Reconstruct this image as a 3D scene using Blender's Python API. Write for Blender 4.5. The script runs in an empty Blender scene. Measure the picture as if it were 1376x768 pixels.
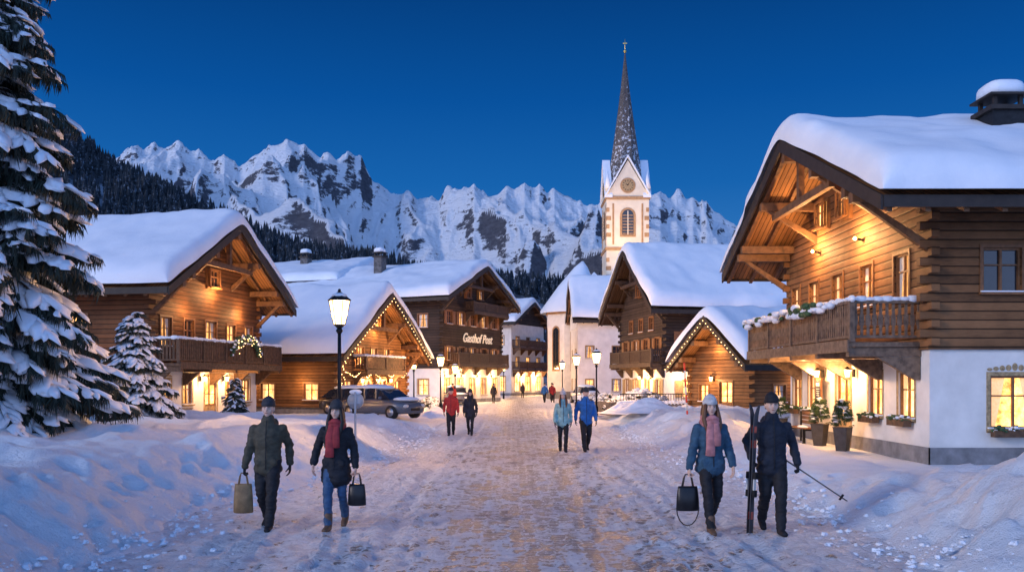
import bpy, bmesh, math, random
import numpy as np
from mathutils import Vector, Matrix, noise
from mathutils.bvhtree import BVHTree
random.seed(7); rng=np.random.default_rng(7)
R=math.radians
scene=bpy.context.scene
COL=scene.collection
LG=3.0   # overall gain of the warm lamps

# ---------------------------------------------------------------- noise
def _h(ix,iy,s):
    n=(ix*374761393+iy*668265263+s*1274126177)&0xffffffff
    n=((n^(n>>13))*1274126177)&0xffffffff
    return ((n^(n>>16))&0xffffff)/16777215.0
def vn(x,y,s=0):
    x=np.asarray(x,float); y=np.asarray(y,float)
    x0=np.floor(x).astype(np.int64); y0=np.floor(y).astype(np.int64)
    fx=x-x0; fy=y-y0; fx=fx*fx*(3-2*fx); fy=fy*fy*(3-2*fy)
    a=_h(x0,y0,s);b=_h(x0+1,y0,s);c=_h(x0,y0+1,s);d=_h(x0+1,y0+1,s)
    return (a*(1-fx)+b*fx)*(1-fy)+(c*(1-fx)+d*fx)*fy
def fbm(x,y,o=4,s=0):
    r=0;a=.5;t=0
    for i in range(o):
        r=r+a*vn(x*2**i,y*2**i,s+i*17);t+=a;a*=.5
    return r/t
def ridged(x,y,o=5,s=0):
    r=0;a=.5;t=0;w=1
    for i in range(o):
        n=1-np.abs(2*vn(x*2.03**i,y*2.03**i,s+i*13)-1); n=n*n*w
        r=r+a*n;t+=a;a*=.5; w=np.clip(n*1.6,0,1)
    return r/t
def sst(x,a,b):
    t=np.clip((x-a)/(b-a),0,1); return t*t*(3-2*t)

# ---------------------------------------------------------------- node helpers
def node(nt,t,ins=None,**kw):
    n=nt.nodes.new(t)
    for k,v in kw.items(): setattr(n,k,v)
    if ins:
        for k,v in ins.items():
            s=n.inputs[k]
            if isinstance(v,bpy.types.NodeSocket): nt.links.new(v,s)
            else: s.default_value=v
    return n
def mth(nt,op,a,b=0.0,c=0.0,clamp=False):
    return node(nt,'ShaderNodeMath',{0:a,1:b,2:c},operation=op,use_clamp=clamp).outputs[0]
def mixc(nt,f,a,b,blend='MIX'):
    n=nt.nodes.new('ShaderNodeMix'); n.data_type='RGBA'; n.blend_type=blend
    for i,v in ((0,f),(6,a),(7,b)):
        if isinstance(v,bpy.types.NodeSocket): nt.links.new(v,n.inputs[i])
        else: n.inputs[i].default_value=v if i==0 else (tuple(v)+(1,))[:4]
    return n.outputs[2]
def ramp(nt,f,stops):
    n=node(nt,'ShaderNodeValToRGB',{0:f}); e=n.color_ramp.elements
    e[0].position=stops[0][0]; e[1].position=stops[-1][0]
    for p,c in stops[1:-1]: e.new(p)
    for i,(p,c) in enumerate(stops):
        e[i].position=p
        e[i].color=(c,c,c,1) if isinstance(c,(int,float)) else tuple(c)+(1,)
    return n.outputs[0]
def newmat(name):
    m=bpy.data.materials.new(name); m.use_nodes=True; nt=m.node_tree
    b=nt.nodes['Principled BSDF']; return m,nt,b
def coords(nt,scale=(1,1,1)):
    tc=node(nt,'ShaderNodeTexCoord')
    mp=node(nt,'ShaderNodeMapping',{'Vector':tc.outputs['Object'],'Scale':scale})
    return mp.outputs[0]
def noi(nt,v,sc,det=4,rough=.55):
    return node(nt,'ShaderNodeTexNoise',{'Vector':v,'Scale':sc,'Detail':det,'Roughness':rough}).outputs[0]
def bump(nt,b,h,st=.3,dist=.02):
    n=node(nt,'ShaderNodeBump',{'Height':h,'Strength':st,'Distance':dist}); nt.links.new(n.outputs[0],b.inputs['Normal'])

def M(name,c,rough=.6,metal=0,ns=6,amt=.3,bs=.2,bd=.01,emit=None,es=0,spec=.4):
    m,nt,b=newmat(name); v=coords(nt)
    n=noi(nt,v,ns)
    dark=tuple(x*(1-amt) for x in c); lite=tuple(min(1,x*(1+amt)) for x in c)
    nt.links.new(ramp(nt,n,[(.3,dark),(.7,lite)]),b.inputs['Base Color'])
    b.inputs['Roughness'].default_value=rough; b.inputs['Metallic'].default_value=metal
    b.inputs['Specular IOR Level'].default_value=spec
    if bs: bump(nt,b,noi(nt,v,ns*6),bs,bd)
    if emit:
        b.inputs['Emission Color'].default_value=tuple(emit)+(1,); b.inputs['Emission Strength'].default_value=es
    return m

def wood(name,c,board=.2,axis=2,var=.5,groove=.07,bd=.02,rough=.7):
    m,nt,b=newmat(name)
    tc=node(nt,'ShaderNodeTexCoord').outputs['Object']
    sp=node(nt,'ShaderNodeSeparateXYZ',{0:tc})
    z=mth(nt,'DIVIDE',sp.outputs[axis],board)
    fl=mth(nt,'FLOOR',z); fr=mth(nt,'FRACT',z)
    wn=node(nt,'ShaderNodeTexWhiteNoise',{'W':fl},noise_dimensions='1D').outputs[0]
    sc=[2.0,2.0,2.0]; sc[axis]=22.0
    mp=node(nt,'ShaderNodeMapping',{'Vector':tc,'Scale':tuple(sc)}).outputs[0]
    g=noi(nt,mp,1.6,6,.65)
    big=noi(nt,tc,.9,4)
    f=mth(nt,'ADD',mth(nt,'MULTIPLY',wn,.4),mth(nt,'MULTIPLY',g,.75))
    f=mth(nt,'ADD',f,mth(nt,'MULTIPLY',mth(nt,'SUBTRACT',big,.5),1.1))
    lo=tuple(x*(1-var) for x in c); hi=tuple(min(1,x*(1+var)) for x in c)
    col=ramp(nt,f,[(.25,lo),(.55,c),(.95,hi)])
    d=mth(nt,'ABSOLUTE',mth(nt,'SUBTRACT',fr,.5))
    gm=ramp(nt,d,[(.5-groove*1.6,1.0),(.5-groove*.4,.12)])
    col=mixc(nt,1.0,col,gm,'MULTIPLY')
    nt.links.new(col,b.inputs['Base Color']); b.inputs['Roughness'].default_value=rough
    b.inputs['Specular IOR Level'].default_value=.25
    rd=mth(nt,'SUBTRACT',1.0,mth(nt,'POWER',mth(nt,'MULTIPLY',d,2.0),4.0))
    hh=mth(nt,'ADD',rd,mth(nt,'MULTIPLY',g,.35))
    bump(nt,b,hh,.8,bd)
    return m

def snowmat(name,s=1.0,bs=.5,lump=.06):
    m,nt,b=newmat(name); v=node(nt,'ShaderNodeTexCoord').outputs['Object']
    n1=noi(nt,v,1.6*s,5,.6); n2=noi(nt,v,9*s,6,.75); n3=noi(nt,v,60*s,3,.7)
    nt.links.new(ramp(nt,n1,[(.3,(.76,.82,.89)),(.7,(.85,.89,.93))]),b.inputs['Base Color'])
    b.inputs['Roughness'].default_value=.62; b.inputs['Specular IOR Level'].default_value=.3
    h=mth(nt,'ADD',mth(nt,'ADD',n1,mth(nt,'MULTIPLY',n2,.6)),mth(nt,'MULTIPLY',n3,.18))
    bump(nt,b,h,bs,lump)
    return m

SNOW=snowmat('snow'); SNOWR=snowmat('roof_snow_mat',.6,.4,.06); SNOWG=snowmat('ground_snow',1.1,.9,.12)
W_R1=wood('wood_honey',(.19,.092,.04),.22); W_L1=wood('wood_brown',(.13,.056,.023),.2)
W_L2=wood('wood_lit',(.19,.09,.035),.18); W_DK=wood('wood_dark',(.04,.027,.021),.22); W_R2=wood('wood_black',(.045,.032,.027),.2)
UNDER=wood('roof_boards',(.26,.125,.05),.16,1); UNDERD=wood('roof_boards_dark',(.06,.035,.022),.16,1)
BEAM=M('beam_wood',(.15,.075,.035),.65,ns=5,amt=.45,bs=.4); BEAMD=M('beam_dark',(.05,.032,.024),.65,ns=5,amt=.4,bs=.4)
BALC=M('balcony_wood',(.1,.053,.028),.7,ns=7,amt=.5,bs=.4); FASC=M('fascia',(.03,.022,.018),.6,ns=5)
BALG=M('balcony_weathered',(.16,.105,.07),.7,ns=7,amt=.45,bs=.4)
PLAS=M('white_plaster',(.72,.7,.66),.85,ns=1.4,amt=.12,bs=.35,bd=.01); PLINTH=M('plinth_grey',(.2,.2,.21),.9,ns=3)
OCHRE=M('painted_ochre',(.36,.26,.14),.8,ns=12,amt=.4); FRW=M('frame_wood',(.2,.09,.035),.5,ns=9); FRWH=M('frame_white',(.6,.58,.54),.5,ns=9,amt=.1)
METAL=M('iron_black',(.02,.02,.022),.45,.6,ns=10); STONE=M('stone_wall',(.14,.13,.125),.9,ns=5,amt=.5,bs=.9,bd=.05)
NEED=M('spruce_needles',(.024,.04,.032),.7,ns=3,amt=.5,bs=0); BARK=M('bark',(.07,.05,.04),.9,ns=6,amt=.5,bs=.8,bd=.03)
GREEN=M('evergreen_leaves',(.035,.08,.03),.6,ns=9,amt=.5,bs=0)
GOLD=M('gold',(.8,.55,.15),.3,1,amt=.1)

def pane(name,c1,c2,st):
    m,nt,b=newmat(name); v=coords(nt,(1,1,1))
    big=noi(nt,v,.9,2); fine=noi(nt,v,6,4,.7)
    f=mth(nt,'ADD',mth(nt,'MULTIPLY',big,.6),mth(nt,'MULTIPLY',fine,.6))
    col=ramp(nt,f,[(.4,c1),(.72,c2)])
    b.inputs['Base Color'].default_value=(.03,.03,.03,1); b.inputs['Roughness'].default_value=.15
    nt.links.new(col,b.inputs['Emission Color'])
    s=ramp(nt,f,[(.4,.22),(.7,1.0)])
    nt.links.new(mth(nt,'MULTIPLY',s,st),b.inputs['Emission Strength'])
    return m
PW=pane('window_lit',(1,.34,.045),(1,.58,.19),5.0); PM=pane('window_dim',(.75,.26,.05),(1,.52,.17),2.0)
PD=M('window_dark',(.02,.025,.035),.08,amt=.1,bs=0,spec=.8); CURT=M('curtain',(.5,.4,.3),.9,ns=14,emit=(1,.5,.17),es=1.1)
BULB=M('bulb_glow',(1,.8,.5),.5,emit=(1,.58,.22),es=9,bs=0)
def lampglass():
    m,nt,b=newmat('lantern_glass'); nt.nodes.remove(b)
    o=nt.nodes['Material Output']
    v=coords(nt); n=noi(nt,v,8,2)
    e=node(nt,'ShaderNodeEmission',{'Color':(1,.62,.26,1),'Strength':mth(nt,'ADD',9.0,mth(nt,'MULTIPLY',n,6.0))})
    t=node(nt,'ShaderNodeBsdfTransparent',{'Color':(1,.95,.88,1)})
    mx=node(nt,'ShaderNodeMixShader',{0:.45,1:t.outputs[0],2:e.outputs[0]})
    nt.links.new(mx.outputs[0],o.inputs[0]); return m
LGLASS=lampglass()

# ---------------------------------------------------------------- mesh helpers
def empty(name,loc=(0,0,0),rz=0,rot=None):
    e=bpy.data.objects.new(name,None); e.empty_display_size=.3
    e.location=loc; e.rotation_euler=rot if rot else (0,0,rz); COL.objects.link(e); return e
def mesh_np(name,v,faces,mat,parent=None,smooth=True):
    v=np.asarray(v,np.float32); faces=np.asarray(faces,np.int32); k=faces.shape[1]
    me=bpy.data.meshes.new(name); me.vertices.add(len(v)); me.vertices.foreach_set('co',v.ravel())
    me.loops.add(faces.size); me.loops.foreach_set('vertex_index',faces.ravel())
    me.polygons.add(len(faces)); me.polygons.foreach_set('loop_start',np.arange(0,faces.size,k,dtype=np.int32))
    me.polygons.foreach_set('use_smooth',np.full(len(faces),smooth))
    me.update(calc_edges=True)
    if mat: me.materials.append(mat)
    o=bpy.data.objects.new(name,me); COL.objects.link(o)
    if parent: o.parent=parent
    return o
def grid_np(name,X,Y,Z,mat,parent=None):
    ny,nx=X.shape
    v=np.stack([X,Y,Z],-1).reshape(-1,3)
    i=np.arange(ny-1)[:,None]*nx+np.arange(nx-1)[None,:]
    f=np.stack([i,i+1,i+nx+1,i+nx],-1).reshape(-1,4)
    return mesh_np(name,v,f,mat,parent)
def inst_np(tv,tf,mats):
    mats=np.asarray(mats); tv=np.asarray(tv,float)
    v4=np.concatenate([tv,np.ones((len(tv),1))],1)
    V=np.einsum('nij,kj->nki',mats,v4)[:,:,:3].reshape(-1,3)
    F=(np.asarray(tf)[None]+(np.arange(len(mats))*len(tv))[:,None,None]).reshape(-1,np.asarray(tf).shape[1])
    return V,F

def loft(pts,rads,n=12,ref=(1,0,0),endround=True):
    pts=[Vector(p) for p in pts]; rr=[(r,r) if isinstance(r,(int,float)) else r for r in rads]
    if endround:
        t0=(pts[0]-pts[1]).normalized(); t1=(pts[-1]-pts[-2]).normalized()
        r0=min(rr[0]); r1=min(rr[-1])
        P=[pts[0]+t0*r0*.55,pts[0]+t0*r0*.35]+pts+[pts[-1]+t1*r1*.35,pts[-1]+t1*r1*.55]
        Q=[(rr[0][0]*.35,rr[0][1]*.35),(rr[0][0]*.75,rr[0][1]*.75)]+rr+[(rr[-1][0]*.75,rr[-1][1]*.75),(rr[-1][0]*.35,rr[-1][1]*.35)]
    else: P=pts;Q=rr
    v=[];f=[]
    for i,p in enumerate(P):
        t=(P[min(i+1,len(P)-1)]-P[max(i-1,0)]).normalized()
        a=Vector(ref)-t*t.dot(Vector(ref))
        if a.length<1e-3: a=Vector((0,1,0))-t*t.y
        a.normalize(); b=t.cross(a)
        for k in range(n):
            an=2*math.pi*k/n
            v.append(p+a*math.cos(an)*Q[i][0]+b*math.sin(an)*Q[i][1])
    for i in range(len(P)-1):
        for k in range(n):
            k2=(k+1)%n
            f.append((i*n+k,i*n+k2,(i+1)*n+k2,(i+1)*n+k))
    f.append(tuple(range(n-1,-1,-1))); f.append(tuple((len(P)-1)*n+k for k in range(n)))
    return v,f
def ellip(c,r,n=12,m=8):
    v=[];f=[]
    c=Vector(c)
    for i in range(1,m):
        ph=math.pi*i/m
        for k in range(n):
            th=2*math.pi*k/n
            v.append(c+Vector((r[0]*math.sin(ph)*math.cos(th),r[1]*math.sin(ph)*math.sin(th),r[2]*math.cos(ph))))
    for i in range(m-2):
        for k in range(n):
            k2=(k+1)%n; f.append((i*n+k,(i+1)*n+k,(i+1)*n+k2,i*n+k2))
    f.append(tuple(range(n))); f.append(tuple((m-2)*n+k for k in range(n-1,-1,-1)))
    return v,f

class MB:
    def __init__(s,T=None): s.v=[];s.f=[];s.m=[];s.mats=[];s.T=T;s.sm=[]
    def mi(s,mat):
        if mat not in s.mats: s.mats.append(mat)
        return s.mats.index(mat)
    def add(s,v,f,mat,smooth=False,T=None):
        T=T or s.T; b=len(s.v)
        if T: s.v+=[T(*p) for p in v]
        else: s.v+=[tuple(p) for p in v]
        i=s.mi(mat)
        for q in f: s.f.append(tuple(b+k for k in q)); s.m.append(i); s.sm.append(smooth)
    def poly(s,pts,mat,T=None): s.add(pts,[tuple(range(len(pts)))],mat,False,T)
    def box(s,x0,x1,y0,y1,z0,z1,mat,T=None):
        v=[(x,y,z) for z in (z0,z1) for y in (y0,y1) for x in (x0,x1)]
        s.add(v,[(2,3,1,0),(4,5,7,6),(0,1,5,4),(1,3,7,5),(3,2,6,7),(2,0,4,6)],mat,False,T)
    def prism(s,prof,y0,y1,mat,T=None):
        n=len(prof); v=[(x,y0,z) for x,z in prof]+[(x,y1,z) for x,z in prof]
        f=[tuple(range(n)),tuple(range(2*n-1,n-1,-1))]+[(i,(i+1)%n,n+(i+1)%n,n+i) for i in range(n)]
        s.add(v,f,mat,False,T)
    def loft(s,pts,rads,mat,n=10,ref=(1,0,0),smooth=True,er=True):
        v,f=loft(pts,rads,n,ref,er); s.add(v,f,mat,smooth)
    def ell(s,c,r,mat,n=12,m=8):
        v,f=ellip(c,r,n,m); s.add(v,f,mat,True)
    def build(s,name,parent=None,bevel=0,loc=None):
        me=bpy.data.meshes.new(name); me.from_pydata([tuple(p) for p in s.v],[],s.f)
        for m in s.mats: me.materials.append(m)
        me.polygons.foreach_set('material_index',s.m); me.polygons.foreach_set('use_smooth',s.sm)
        me.update()
        bm=bmesh.new(); bm.from_mesh(me); bmesh.ops.recalc_face_normals(bm,faces=bm.faces); bm.to_mesh(me); bm.free()
        o=bpy.data.objects.new(name,me); COL.objects.link(o)
        if parent: o.parent=parent
        if loc: o.location=loc
        if bevel:
            b=o.modifiers.new('bevel','BEVEL'); b.width=bevel; b.segments=2; b.limit_method='ANGLE'
        return o
def light(name,loc,w,parent=None,col=(1,.52,.2),r=.08,kind='POINT',**kw):
    l=bpy.data.lights.new(name,kind); l.energy=w*LG; l.color=col
    if kind in('POINT','SPOT'): l.shadow_soft_size=r
    for k,v in kw.items(): setattr(l,k,v)
    o=bpy.data.objects.new(name,l); o.location=loc; COL.objects.link(o)
    if parent: o.parent=parent
    return o

# ---------------------------------------------------------------- terrain
EY=[4,10,13,18,22,35,50,65,80,110,150]
EL=[-4.3,-4.3,-4.5,-3.5,-3.0,-3.3,-3.6,-3.4,-.6,1.0,1.5]
ER=[4.4,4.4,4.5,4.3,4.1,4.3,5.2,5.8,6.2,5,5]
def street_z(x,y):
    side=sst(np.abs(x-.3),.9,2.6)
    return .03*(fbm(x*1.3,y*.6,3,5)-.5)+.05*(fbm(x*4,y*3.2,4,9)-.5)*side+.03*(ridged(x*2.3,y*1.1,3,19)-.4)*side+.018*(fbm(x*7,y*7,3,3)-.5)
def ground_z(x,y):
    x=np.asarray(x,float); y=np.asarray(y,float)
    wob=(fbm(x*0+3,y*.45,3,2)-.5)*1.1
    l=np.interp(y,EY,EL)+wob; r=np.interp(y,EY,ER)+wob*.7
    HL=np.interp(y,[0,10,20,28,33,37,46,60,80],[.95,.92,.86,.78,.62,.3,.15,.15,.1])
    dl=l-x
    hl=HL*sst(dl,-.2,2.3)*(.82+.5*fbm(x*.35,y*.35,2,8))
    HR=np.interp(y,[0,8,12,15,18,23,27,38,50,70],[.75,.75,.55,.35,.2,.22,.6,.65,.4,.1])
    dr=x-r
    hr=HR*sst(dr,-.2,2.0)*(.75+.6*fbm(x*.4,y*.4,2,11))
    hr=hr*(1-.92*sst(x,7.6,9.2)*sst(y,15,17.5)*(1-sst(y,33,35)))
    hump=1.5*np.exp(-((x-7.4)**2/5+(y-9.4)**2/8)); hr=hr+hump*.32*sst(dr,0,1.5)
    m=np.clip(hl+hr,0,1)
    edge=np.exp(-((dl-.9)/.9)**2)+np.exp(-((dr-.8)/.8)**2)
    lump=(fbm(x*.9,y*.9,3,21)-.5)*.36+ (ridged(x*.6,y*.6,3,31)-.4)*.24+(fbm(x*4,y*4,4,41)-.5)*(.08+.16*edge)+(ridged(x*1.7,y*1.7,3,51)-.4)*.2*edge
    z=hl+hr+lump*np.clip(m*1.6,0,1)-.06*(1-np.clip(m*4,0,1))
    far=sst(np.hypot(x,y),140,500)
    return z*(1-far)+far*(2*(fbm(x/90,y/90,3,4)-.5)-1)
def dens(a,b,d0,g,mx):
    o=[a];d=d0
    while o[-1]<b: o.append(o[-1]+d); d=min(d*g,mx)
    return np.array(o)
xp=np.concatenate([np.arange(0,9,.06),dens(9,30,.1,1.05,1),dens(31.5,4000,1.2,1.25,400)])
xs=np.unique(np.concatenate([-xp[::-1],xp]))
ys=np.concatenate([np.array([-4000,-2500,-1200,-500,-200,-80,-30,-10,-3]),np.arange(0,4,.5),dens(4,30,.055,1.004,.16),dens(30.2,130,.18,1.02,1.2),dens(132,5000,3,1.25,500)])
ys=np.unique(ys)
GX,GY=np.meshgrid(xs,ys); GZ=ground_z(GX,GY)
for i in range(520):
    fy=6+22*rng.random(); sd_=rng.choice([-1,1]); e_=np.interp(fy,EY,EL if sd_<0 else ER); fx=e_+sd_*rng.uniform(-.2,1.8)
    j0,j1=np.searchsorted(ys,[fy-.4,fy+.4]); i0,i1=np.searchsorted(xs,[fx-.35,fx+.35])
    q=np.exp(-((GX[j0:j1,i0:i1]-fx)/.11)**2-((GY[j0:j1,i0:i1]-fy)/.16)**2); GZ[j0:j1,i0:i1]-=.09*q
grid_np('ground',GX,GY,GZ,SNOWG)

def streetmat():
    m,nt,b=newmat('cobbles_with_snow'); tc=node(nt,'ShaderNodeTexCoord').outputs['Object']
    vm=node(nt,'ShaderNodeMapping',{'Vector':tc,'Scale':(5.6,7.4,1)}).outputs[0]
    vo=node(nt,'ShaderNodeTexVoronoi',{'Vector':vm,'Scale':1.0,'Randomness':.62},voronoi_dimensions='2D')
    ve=node(nt,'ShaderNodeTexVoronoi',{'Vector':vm,'Scale':1.0,'Randomness':.62},voronoi_dimensions='2D',feature='DISTANCE_TO_EDGE')
    cell=node(nt,'ShaderNodeSeparateColor',{0:vo.outputs['Color']}).outputs[0]
    joint=ramp(nt,ve.outputs['Distance'],[(.03,1.0),(.14,0.0)])
    stone=ramp(nt,cell,[(0,(.045,.044,.052)),(1,(.15,.135,.13))])
    sp=node(nt,'ShaderNodeSeparateXYZ',{0:tc})
    cx=mth(nt,'ABSOLUTE',mth(nt,'SUBTRACT',sp.outputs[0],.45))
    wob=mth(nt,'MULTIPLY',mth(nt,'SUBTRACT',noi(nt,tc,.35,3),.5),2.2)
    band=node(nt,'ShaderNodeMapRange',{0:mth(nt,'ADD',cx,wob),1:.7,2:2.4,3:.085,4:-.19}).outputs[0]
    mp=node(nt,'ShaderNodeMapping',{'Vector':tc,'Scale':(1.5,.55,1)}).outputs[0]
    patch=noi(nt,mp,1.5,7,.78); fine=noi(nt,tc,6,7,.82)
    f=mth(nt,'ADD',mth(nt,'ADD',mth(nt,'MULTIPLY',mth(nt,'SUBTRACT',patch,.5),1.5),band),mth(nt,'MULTIPLY',mth(nt,'SUBTRACT',fine,.5),1.5))
    f=mth(nt,'ADD',f,mth(nt,'MULTIPLY',mth(nt,'SUBTRACT',cell,.5),.22))
    f=mth(nt,'SUBTRACT',f,mth(nt,'MULTIPLY',joint,.2))
    f=mth(nt,'ADD',f,.5)
    mask=ramp(nt,f,[(.5,0.0),(.58,1.0)])
    n1=noi(nt,tc,5,6,.7)
    sn=ramp(nt,n1,[(.32,(.55,.59,.66)),(.6,(.85,.88,.92))])
    mk=mth(nt,'MULTIPLY',mask,.86)
    nt.links.new(mixc(nt,mk,sn,stone),b.inputs['Base Color'])
    nt.links.new(mth(nt,'SUBTRACT',.58,mth(nt,'MULTIPLY',mask,.22)),b.inputs['Roughness'])
    h=mth(nt,'ADD',mth(nt,'MULTIPLY',mth(nt,'SUBTRACT',1.0,joint),.4),mth(nt,'MULTIPLY',mth(nt,'SUBTRACT',1.0,mask),.9))
    h=mth(nt,'ADD',h,mth(nt,'MULTIPLY',fine,1.7)); h=mth(nt,'ADD',h,mth(nt,'MULTIPLY',noi(nt,tc,30,4,.75),.6))
    bump(nt,b,h,1.0,.042)
    return m
sx=np.arange(-5.6,7.6,.055); sy=np.concatenate([np.arange(-6,4,.5),dens(4,26,.05,1.003,.12),dens(26.2,125,.14,1.02,1)])
SX,SY=np.meshgrid(sx,sy); SX=SX+np.interp(SY,[0,60,80,110],[0,0,2.0,2.5])
SZ=street_z(SX,SY)
for i in range(1900):
    fy=5+21*rng.random()**1.2; fx=rng.choice([-1,1])*rng.uniform(1.2,4.4)+.2
    i0=np.searchsorted(sy,fy-.35); i1=np.searchsorted(sy,fy+.35)
    dx=SX[i0:i1]-fx; dy=SY[i0:i1]-fy
    SZ[i0:i1]-=.042*np.exp(-(dx/.07)**2-(dy/.15)**2)-.024*np.exp(-(dx/.14)**2-(dy/.22)**2)
for xr,am in((-1.5,.5),(-2.95,.5),(2.2,-.4),(3.1,.3)):
    c=xr+am*(fbm(SY*.08+xr,SY*0,2,3)-.5)*2
    SZ-=.035*np.exp(-((SX-c)/.1)**2)-.015*np.exp(-((np.abs(SX-c)-.2)/.08)**2)
el=np.interp(SY,EY,EL); er=np.interp(SY,EY,ER)
SZ-=.35*sst(el-SX,.7,1.4)+.35*sst(SX-er,.7,1.4)
grid_np('cobblestone_street',SX,SY,SZ,streetmat())

# ---------------------------------------------------------------- mountains
def mountmat():
    m,nt,b=newmat('mountain_rock_snow'); g=node(nt,'ShaderNodeNewGeometry')
    nz=node(nt,'ShaderNodeSeparateXYZ',{0:g.outputs['Normal']}).outputs[2]
    pos=g.outputs['Position']; pz=node(nt,'ShaderNodeSeparateXYZ',{0:pos}).outputs[2]
    mp=node(nt,'ShaderNodeMapping',{'Vector':pos,'Scale':(1,1,2.4)}).outputs[0]
    n=noi(nt,mp,.012,8,.7); n2=noi(nt,mp,.045,7,.75)
    f=mth(nt,'ADD',nz,mth(nt,'MULTIPLY',mth(nt,'SUBTRACT',n,.5),1.0))
    f=mth(nt,'ADD',f,mth(nt,'MULTIPLY',mth(nt,'SUBTRACT',n2,.5),.85))
    rock=ramp(nt,n2,[(.3,(.06,.065,.085)),(.7,(.16,.165,.19))])
    sn=mixc(nt,ramp(nt,f,[(.4,0.0),(.48,1.0)]),rock,(.84,.88,.93))
    n3=noi(nt,pos,.006,6,.65)
    ff=mth(nt,'SUBTRACT',mth(nt,'ADD',mth(nt,'MULTIPLY',n3,540.0),-75.0),pz)
    fm=ramp(nt,mth(nt,'MULTIPLY',ff,.015),[(.0,0.0),(.9,1.0)])
    fine=ramp(nt,noi(nt,pos,.1,4,.75),[(.42,1.0),(.6,.08)])
    fm=mth(nt,'MULTIPLY',fm,fine)
    nt.links.new(mixc(nt,fm,sn,(.025,.04,.055)),b.inputs['Base Color'])
    b.inputs['Roughness'].default_value=.85; b.inputs['Specular IOR Level'].default_value=.1
    bump(nt,b,mth(nt,'ADD',n,mth(nt,'MULTIPLY',n2,.45)),.8,30)
    return m
MM=mountmat()
tabx=[-900,-300,0,130,150,175,190,205,222,240,255,270,285,300,312,320,332,345,362,372,385,400,408,420,430,440,452,465,478,485,492,500,530,545,560,575,590,602,615,626,637,646,655,668,680,692,705,715,725,735,745,757,770,790,815,840,870,888,898,910,922,932,942,950,960,968,990,1030,1100,1400,2000,2600]
taby=[340,300,260,222,214,192,197,188,193,185,194,196,206,199,209,213,205,196,187,181,176,184,181,190,198,194,203,198,206,203,218,234,256,252,262,258,265,255,252,244,233,246,250,250,240,246,235,244,241,250,243,256,260,268,266,256,256,243,252,247,258,255,266,257,270,272,290,318,330,310,350,370]
tx=(np.array(tabx)-688)/1150.; tz=(510-np.array(taby))/1150.
s=np.concatenate([np.linspace(-1.35,-.52,60)[:-1],np.linspace(-.52,.3,760),np.linspace(.3,1.35,80)[1:]])
YR=2400.
yy=np.concatenate([np.linspace(1000,2400,230),np.linspace(2412,3800,30)])
S,YY=np.meshgrid(s,yy); XX=S*YY
Hs=np.interp(S,tx,tz)*YR
t=np.clip((YY-1000)/(YR-1000),0,1)
prof=.5*t+.5*t**2.4
back=np.clip(1-(YY-YR)/1700,0,1)
wx=XX+150*(fbm(XX/300,YY/300,3,50)-.5); wy=YY+200*(fbm(XX/350,YY/350,3,60)-.5)
rdA=ridged((wx+.55*wy)/420,(wy-.55*wx)/1100,5,70); rdB=ridged((wx-.7*wy)/380,(wy+.7*wx)/1000,5,170)
rd=np.maximum(rdA,rdB*.95); rd2=ridged((wx+.3*wy)/140,(wy-.3*wx)/330,5,90); rd3=ridged(wx/40,wy/70,4,190)
bell=np.clip(t*(1-t)*4,0,1)**.75
Z=Hs*prof*back+(rd-.52)*400*bell*(YY<=YR)+(rd2-.4)*75*np.clip(t*1.2,0,1)*(.2+.8*bell)+(rd3-.4)*17*t
Z+=(fbm(XX/26,YY/40,4,77)-.5)*10*t+(np.abs(YY-YR)<60)*(ridged(XX/70,YY/900,4,15)-.4)*24
Z-=12
grid_np('mountain_range',XX,YY,Z,MM)

hx=np.linspace(-1400,1200,170); hy=np.linspace(250,1050,70); HX,HY=np.meshgrid(hx,hy)
def hill(x,y):
    H=np.interp(x,[-1400,-650,-437,-370,-305,-235,-180,-130,-60,0,60,120,250,500,1200],[330,310,260,218,180,150,136,130,112,100,96,102,100,90,130])
    p=sst(y,430,800)*(1-.6*sst(y,820,1080))
    return (H-16)*p+(fbm(x/80,y/80,4,3)-.5)*36*p-3
HZ=hill(HX,HY)
def hillmat():
    m,nt,b=newmat('forest_floor_snow'); v=node(nt,'ShaderNodeTexCoord').outputs['Object']
    n=noi(nt,v,.02,5,.7); nt.links.new(mixc(nt,ramp(nt,n,[(.48,0.0),(.66,1.0)]),(.03,.04,.055),(.42,.48,.56)),b.inputs['Base Color']); b.inputs['Roughness'].default_value=.9
    return m
grid_np('forested_hillside',HX,HY,HZ,hillmat())
tv=[];tf=[]
for (z0,z1,r) in ((0,.55,1.0),(.3,.8,.75),(.55,1.0,.5)):
    b0=len(tv)
    for k in range(6): tv.append((r*math.cos(k*1.047+z0),r*math.sin(k*1.047+z0),z0+.04*(k%2)))
    tv.append((0,0,z1))
    for k in range(6): tf.append((b0+k,b0+(k+1)%6,b0+6))
def forestmat():
    m,nt,b=newmat('distant_conifers'); g=node(nt,'ShaderNodeNewGeometry')
    n=noi(nt,g.outputs['Position'],.25,3,.8)
    nt.links.new(mixc(nt,ramp(nt,n,[(.55,0.0),(.72,.55)]),(.012,.02,.028),(.38,.45,.56)),b.inputs['Base Color']); b.inputs['Roughness'].default_value=.9
    return m
N=32000
fx=rng.uniform(-1150,700,N); fy=rng.uniform(470,960,N)
dn=fbm(fx/70,fy/70,3,12)
keep=(dn>np.where(fx<-180,.26,.38))&(hill(fx,fy)>4); fx=fx[keep]; fy=fy[keep]; fz=hill(fx,fy); n=len(fx)
hh=rng.uniform(8,20,n); ms=np.zeros((n,4,4)); ms[:,0,0]=hh*.18; ms[:,1,1]=hh*.18; ms[:,2,2]=hh; ms[:,3,3]=1
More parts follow.
